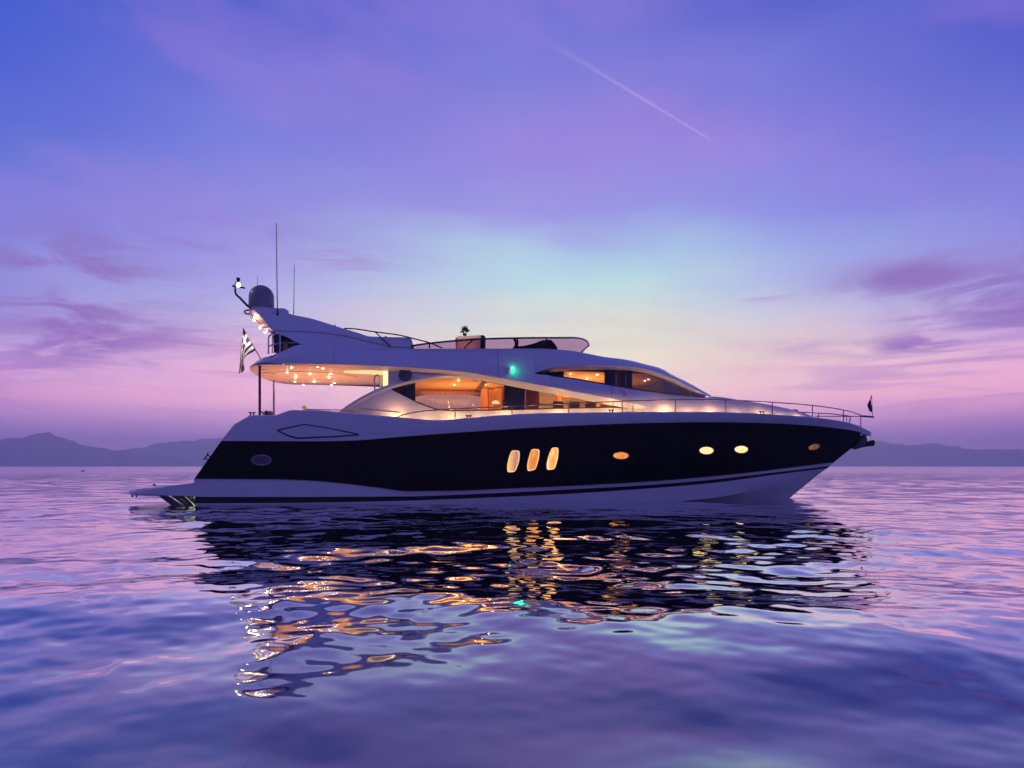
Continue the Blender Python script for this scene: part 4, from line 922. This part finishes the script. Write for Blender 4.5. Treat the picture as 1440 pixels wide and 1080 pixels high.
# wet bar on the flybridge, glowing under its lid
wbx = P(659, 482, -0.9)
MB().box((wbx.x, -0.6, (P(659, 475, -0.9).z+P(659, 494, -0.9).z)/2), (P(676, 480, -0.9).x-P(642, 480, -0.9).x, 0.7, P(659, 475, -0.9).z-P(659, 494, -0.9).z)).build('bar_cabinet', LEATHER, yacht, bevel=0.04)
MB().prism([P(640.5, 475, -1.05), P(645, 472.6, -1.05), P(675, 471.4, -1.05), P(677, 474.4, -1.05)], (0, 0.9, 0)).build('bar_lid', WHITE2, yacht, bevel=0.02)
MB().lathe(P(678, 490, -0.7), [(0.13, -0.1), (0.14, 0.25), (0.14, 0.42), (0.10, 0.50), (0.03, 0.53)], 20).build('barbecue_drum', BLACK, yacht)
lamp('bar_lamp', 'POINT', P(657, 484, -1.7), 15, (1.0, 0.58, 0.32), 0.05)

# potted plant standing on the flybridge bar
bp = P(653.5, 472.5, -0.6)
pp = thing('potted_plant', (bp.x, -0.6, P(653.5, 472.0, -0.6).z), 'small spiky round potted plant standing on top of the flybridge bar', 'plant')
MB().lathe((0, 0, 0), [(0.06, 0), (0.085, 0.07), (0.08, 0.09), (0.02, 0.085)], 16).build('pot', BROWN, pp)
mb = MB()
for k in range(90):
    a = rnd.random()*6.28; e = rnd.random()*1.75-0.25; d = Vector((math.cos(a)*math.cos(e), math.sin(a)*math.cos(e), math.sin(e))); c = Vector((0, 0, 0.17)); L_ = 0.13+rnd.random()*0.13
    w = d.cross(Vector((rnd.random(), rnd.random(), rnd.random()))).normalized()*0.026; mb.poly([c+d*0.03, c+d*L_*0.6+w, c+d*L_, c+d*L_*0.6-w])
mb.build('foliage', PLANT, pp)

# ------------------------------------------------------------------ poles, rails, cleats
MB().tube([P(365.3, 513, -2.62), P(365.3, 586, -2.62)], 0.045, 12).build('overhang_pole', DSTEEL, yacht)
MB().tube([P(385.2, 529, 1.6), P(385.2, 586, 1.6)], 0.045, 12).build('overhang_pole', STEEL, yacht)
def rail_at(u): return P(u, RL.v(u), RL.Y(u))
RL = Line([(556,588.5,-3.0),(562,585.2,-3.0),(575,581.3,-3.0),(600,577.7,-3.02),(640,575,-3.04),(680,573,-3.06),(720,571,-3.08),(800,567.4,-3.05),(856,565.2,-3.0),(900,563.4,-2.92),(960,562,-2.76),(1020,562.4,-2.5),(1060,564.2,-2.26),(1090,566,-2.02),(1143,570.2,-1.5),(1186,576.4,-0.9),(1200,579.6,-0.6),(1211,584,-0.35)])
gr = empty('guard_rail'); gr.parent = yacht
rl_ = MB().tube([rail_at(u) for u in list(np.linspace(556, 600, 12))+list(range(620, 1210, 12))+[1211]], 0.021, 8); sides(rl_, 'top_rail', RAILM, gr)
for u in (640, 720, 800, 875, 949.5, 1020.5, 1086, 1142.5, 1186, 1210.5):
    for sgn in (1, -1):
        a = rail_at(u); b_ = P(u, L0.v(u)+1.5, L0.Y(u)+0.06 if L0.Y(u) < -0.1 else L0.Y(u)); 
        if sgn < 0: a, b_ = Vector((a.x, -a.y, a.z)), Vector((b_.x, -b_.y, b_.z))
        MB().tube([b_, a], 0.021, 8).build('stanchion', RAILM, gr)
for u, va in ((862, 566), (890, 571), (1190.5, 586)):
    MB().tube([P(u, va, L0.Y(u)+0.2), P(u, L0.v(u)+1, L0.Y(u)+0.1)], 0.015, 8).build('stanchion', RAILM, gr)
MB().tube([P(1145, 585.3, -1.45), P(1186, 585.5, -0.8), P(1211, 585.7, -0.3)], 0.018, 8).build('lower_rail', RAILM, gr)
MB().tube([P(1210, 585, -0.3), P(1228, 586.4, 0)], 0.04, 8).build('bow_tube', DSTEEL, gr)
MB().tube(smooth_path([P(427, 575.5, -2.9), P(455, 576, -2.9), P(485, 576.8, -2.9), P(492, 577.6, -2.9), P(496, 580, -2.9), P(497.5, 584, -2.9)], 4), 0.018, 8).build('cockpit_handrail', STEEL, yacht)
MB().tube([P(462, 576, -2.9), P(462, 581, -2.9)], 0.016, 8).build('stanchion', STEEL, yacht)
def cleat(u, v, Y, w=4.2, name='cleat', ang=0.0):
    c = P(u, v, Y); k = w*c_t(u, Y)/FPX; m_ = MB()
    m_.tube([Vector((-k, 0, 0.11)), Vector((-k*0.4, 0, 0.09)), Vector((k*0.4, 0, 0.09)), Vector((k, 0, 0.11))], 0.022, 8)
    for s_ in (-1, 1): m_.tube([Vector((s_*k*0.42, 0, -0.02)), Vector((s_*k*0.5, 0, 0.09))], 0.022, 8)
    o = m_.build(name, DSTEEL, yacht); o.location = c; o.rotation_euler = (0, ang, 0); return o
def c_t(u, Y): a = (u-720)/FPX; return (Y+D*cY)/(cY-a*sY)
for u, Y in ((659, -3.05), (859.5, -3.05), (1071.5, -2.2)): cleat(u, L0.v(u)-0.2, Y)
cleat(354.5, 584.2, -2.8, 4.5); cleat(372, 583.6, -2.7, 5.0)
tcl = cleat(293.2, 644, -2.80, 6.0, 'transom_cleat', R(-57))
# coiled mooring line on the aft corner
mr = thing('mooring_line', P(378, 584.2, -2.55), 'small coil of tan mooring line between the two poles on the aft corner', 'rope')
MB().tube([Vector(((0.16-0.01*k/12)*math.cos(k*0.5), (0.16-0.01*k/12)*math.sin(k*0.5), 0.02+0.0022*k)) for k in range(60)], 0.02, 6).build('rope_coil', ROPE, mr)
# yellow flowers at the cockpit rail
fl = thing('flower_vase', P(427.5, 577.6, -2.7), 'bright yellow green flowers in a small vase at the aft end of the cockpit handrail', 'flowers')
MB().lathe((0, 0, -0.02), [(0.04, 0), (0.05, 0.04), (0.03, 0.07), (0.035, 0.08)], 12).build('vase', STEEL, fl)
mb = MB()
for k in range(70):
    a = rnd.random()*6.28; e = rnd.random()*1.9-0.4; d = Vector((math.cos(a)*math.cos(e), math.sin(a)*math.cos(e), math.sin(e))); c = Vector((0, 0, 0.10))
    w = d.cross(Vector((0.3, rnd.random(), rnd.random()))).normalized()*0.022; mb.poly([c+d*0.01, c+d*0.06+w, c+d*0.10, c+d*0.06-w])
mb.build('blossom', mat('yellow_petals', (0.85, 0.85, 0.12), 0.6, noise=0.2, nscale=30), fl)
lamp('flag_fill', 'SPOT', P(352, 452, -1.9), 130, (1.0, 0.74, 0.45), 0.04, tuple(P(344, 490, -1.2)-P(352, 452, -1.9)), spot=60)  # added spot, boosts the arch downlights on the flag
lamp('cockpit_spot', 'POINT', P(424, 573, -2.95), 0.5, (1.0, 0.95, 0.5), 0.03)

# anchor in its bow roller
an = thing('anchor', P(1210, 620, 0.0), 'dark plough anchor stowed in the roller under the bow tip', 'anchor')
inv = lambda u, v, Y: P(u, v, Y)-P(1210, 620, 0.0)
MB().prism([inv(1214, 612, -0.10), inv(1220, 616, -0.10), inv(1219, 626, -0.10), inv(1204, 632, -0.10), inv(1200, 630, -0.10), inv(1208, 621, -0.10)], (0, 0.2, 0)).build('roller_frame', DSTEEL, an, bevel=0.015)
MB().prism([inv(1218.5, 621.5, -0.14), inv(1229.5, 618.2, -0.2), inv(1231.2, 622.5, -0.2), inv(1230, 627, -0.2), inv(1219, 628, -0.14)], (0, 0.3, 0)).build('fluke', BLACK, an, bevel=0.03)
MB().tube([inv(1221, 626, -0.02), inv(1202, 631.5, -0.02)], 0.045, 8, r1=0.02).build('shank', STEEL, an)
MB().lathe(P(1211, 611.5, -0.35), [(0.05, 0.02), (0.07, -0.02), (0.03, -0.04)], 14, 'Y').build('hawse_pipe', STEEL, yacht)

# flags
def flagmat(name, kind):
    m = bpy.data.materials.new(name); m.use_nodes = True; t = m.node_tree; b = t.nodes['Principled BSDF']; b.inputs['Roughness'].default_value = 0.85
    uv = t.nodes.new('ShaderNodeUVMap'); s_ = t.nodes.new('ShaderNodeSeparateXYZ'); t.links.new(uv.outputs[0], s_.inputs[0]); x, y = s_.outputs[0], s_.outputs[1]
    blue, wht = (0.015, 0.035, 0.22), (0.85, 0.82, 0.74)
    stripe = M(t, 'LESS_THAN', M(t, 'MODULO', M(t, 'FLOOR', M(t, 'MULTIPLY', y, 9.0)), 2.0), 0.5)            # blue on rows 0,2,4,6,8
    canton = M(t, 'MULTIPLY', M(t, 'LESS_THAN', x, 0.37), M(t, 'GREATER_THAN', y, 4/9))
    cx = M(t, 'LESS_THAN', M(t, 'ABSOLUTE', M(t, 'SUBTRACT', x, 0.185)), 0.037); cy = M(t, 'LESS_THAN', M(t, 'ABSOLUTE', M(t, 'SUBTRACT', y, 6.5/9)), 0.5/9)
    cross = M(t, 'SUBTRACT', 1.0, M(t, 'MAXIMUM', cx, cy))
    f = M(t, 'ADD', M(t, 'MULTIPLY', canton, cross), M(t, 'MULTIPLY', M(t, 'SUBTRACT', 1.0, canton), stripe))
    t.links.new(MIX(t, f, wht, blue), b.inputs['Base Color']); return m
en = thing('ensign_flag', P(366.3, 504, -1.2), 'blue and white striped flag hanging limp from a slanted staff at the stern', 'flag')
og = P(366.3, 504, -1.2)
MB().tube([P(341.4, 461, -1.2)-og, P(366.5, 504.5, -1.2)-og], 0.018, 8).build('flag_staff', mat('varnished_staff', (0.06, 0.03, 0.02), 0.4), en)
# cloth: hoist along the staff, hanging down in folds
FP = lambda u, v: P(u, v, -1.2)-og
me = bpy.data.meshes.new('flag_cloth'); vs, fs, uvs = [], [], []
nu, nv = 36, 27
for j in range(nv+1):
    w = j/nv        # 0 = top of the hoist
    A = FP(341.8+17.2*w, 462.5+30.5*w); B = FP(339.6+3.4*w, 481+20*w); C = FP(335.2+9.0*w, 526.5-5.5*w)
    for i in range(nu+1):
        s_ = i/nu
        q = A.lerp(B, s_/0.48) if s_ < 0.48 else B.lerp(C, (s_-0.48)/0.52)
        k_ = math.exp(-((s_-0.48)/0.10)**2); q = q+(A.lerp(C, 0.5)-B)*0.10*k_
        q = q+Vector((0.02*math.sin(s_*9+w*5)*s_, 0.10*math.sin(w*7.5+s_*4.0)*min(1, s_*1.6), 0))
        vs.append(tuple(q)); uvs.append((s_*0.82, 1-w))
for j in range(nv):
    for i in range(nu): a = j*(nu+1)+i; fs.append((a, a+1, a+nu+2, a+nu+1))
me.from_pydata(vs, [], fs); ul = me.uv_layers.new(name='UVMap')
for l_ in me.loops: ul.data[l_.index].uv = uvs[l_.vertex_index]
for p_ in me.polygons: p_.use_smooth = True
fo = bpy.data.objects.new('flag_cloth', me); COL.objects.link(fo); fo.parent = en; me.materials.append(flagmat('ensign_cloth', 0))
sol = fo.modifiers.new('thickness', 'SOLIDIFY'); sol.thickness = 0.006

pn = thing('pennant', P(1227, 586.2, 0), 'small dark pennant on a short staff at the very tip of the bow', 'flag')
og = P(1227, 586.2, 0)
MB().tube([P(1227, 587, 0)-og, P(1225.7, 555.5, 0)-og], 0.013, 8).build('flag_staff', STEEL, pn)
mb = MB(); rows = []
for k in range(9):
    w = k/8; v = 556.5+(579.5-556.5)*w; left_ = 6.6*math.sin(min(1, w/0.6)*math.pi/2)**1.4 if w < 0.6 else 6.6*(1-(w-0.6)/0.4*0.9)
    rows.append([P(1225.8-left_*s_, v, 0)-og+Vector((0, 0.05*math.sin(w*5+s_*3), 0)) for s_ in np.linspace(0, 1, 6)])
mb.slab(rows, (0, 0.01, 0)).build('flag_cloth', mat('dark_pennant_cloth', (0.018, 0.016, 0.06), 0.8), pn)

# small float far off to the left
bu = empty('marker_buoy'); a = (116.5-720)/FPX; t_ = H*FPX/8.0
bu.location = (t_*a, -D+t_, -0.1); tag(bu, 'tiny dark marker buoy floating alone off the left side of the yacht', 'buoy')
MB().lathe((0, 0, -0.2), [(0.2, 0), (0.42, 0.2), (0.42, 0.42), (0.2, 0.56), (0.05, 0.6)], 18).build('float_body', RUB, bu); MB().tube([(0, 0, 0.35), (0, 0, 0.75)], 0.04, 8).build('mast', DSTEEL, bu)

# underwater lamp below the swim platform
for yy in (-2.3, -1.2, 0.4): lamp('stern_lamp', 'SPOT', (xt-0.75, yy, 0.30), 80, (0.80, 1.0, 0.55), 0.05, (0.75, 0.25, -0.45), spot=120)

# ------------------------------------------------------------------ haze
HAZE = True
if HAZE:
    m = bpy.data.materials.new('haze_air'); m.use_nodes = True; t = m.node_tree; t.nodes.clear()
    pv = t.nodes.new('ShaderNodeVolumePrincipled'); pv.inputs['Color'].default_value = (1.0, 0.95, 1.0, 1); pv.inputs['Density'].default_value = 0.00058; pv.inputs['Anisotropy'].default_value = 0.60
    o = t.nodes.new('ShaderNodeOutputMaterial'); t.links.new(pv.outputs[0], o.inputs['Volume'])
    b = MB().box((0, 0, 0), (1, 1, 1)).build('haze', m); b.scale = (9000, 5000, 178); b.location = (0, 1750, 178/2-5); tag(b, kind='stuff')
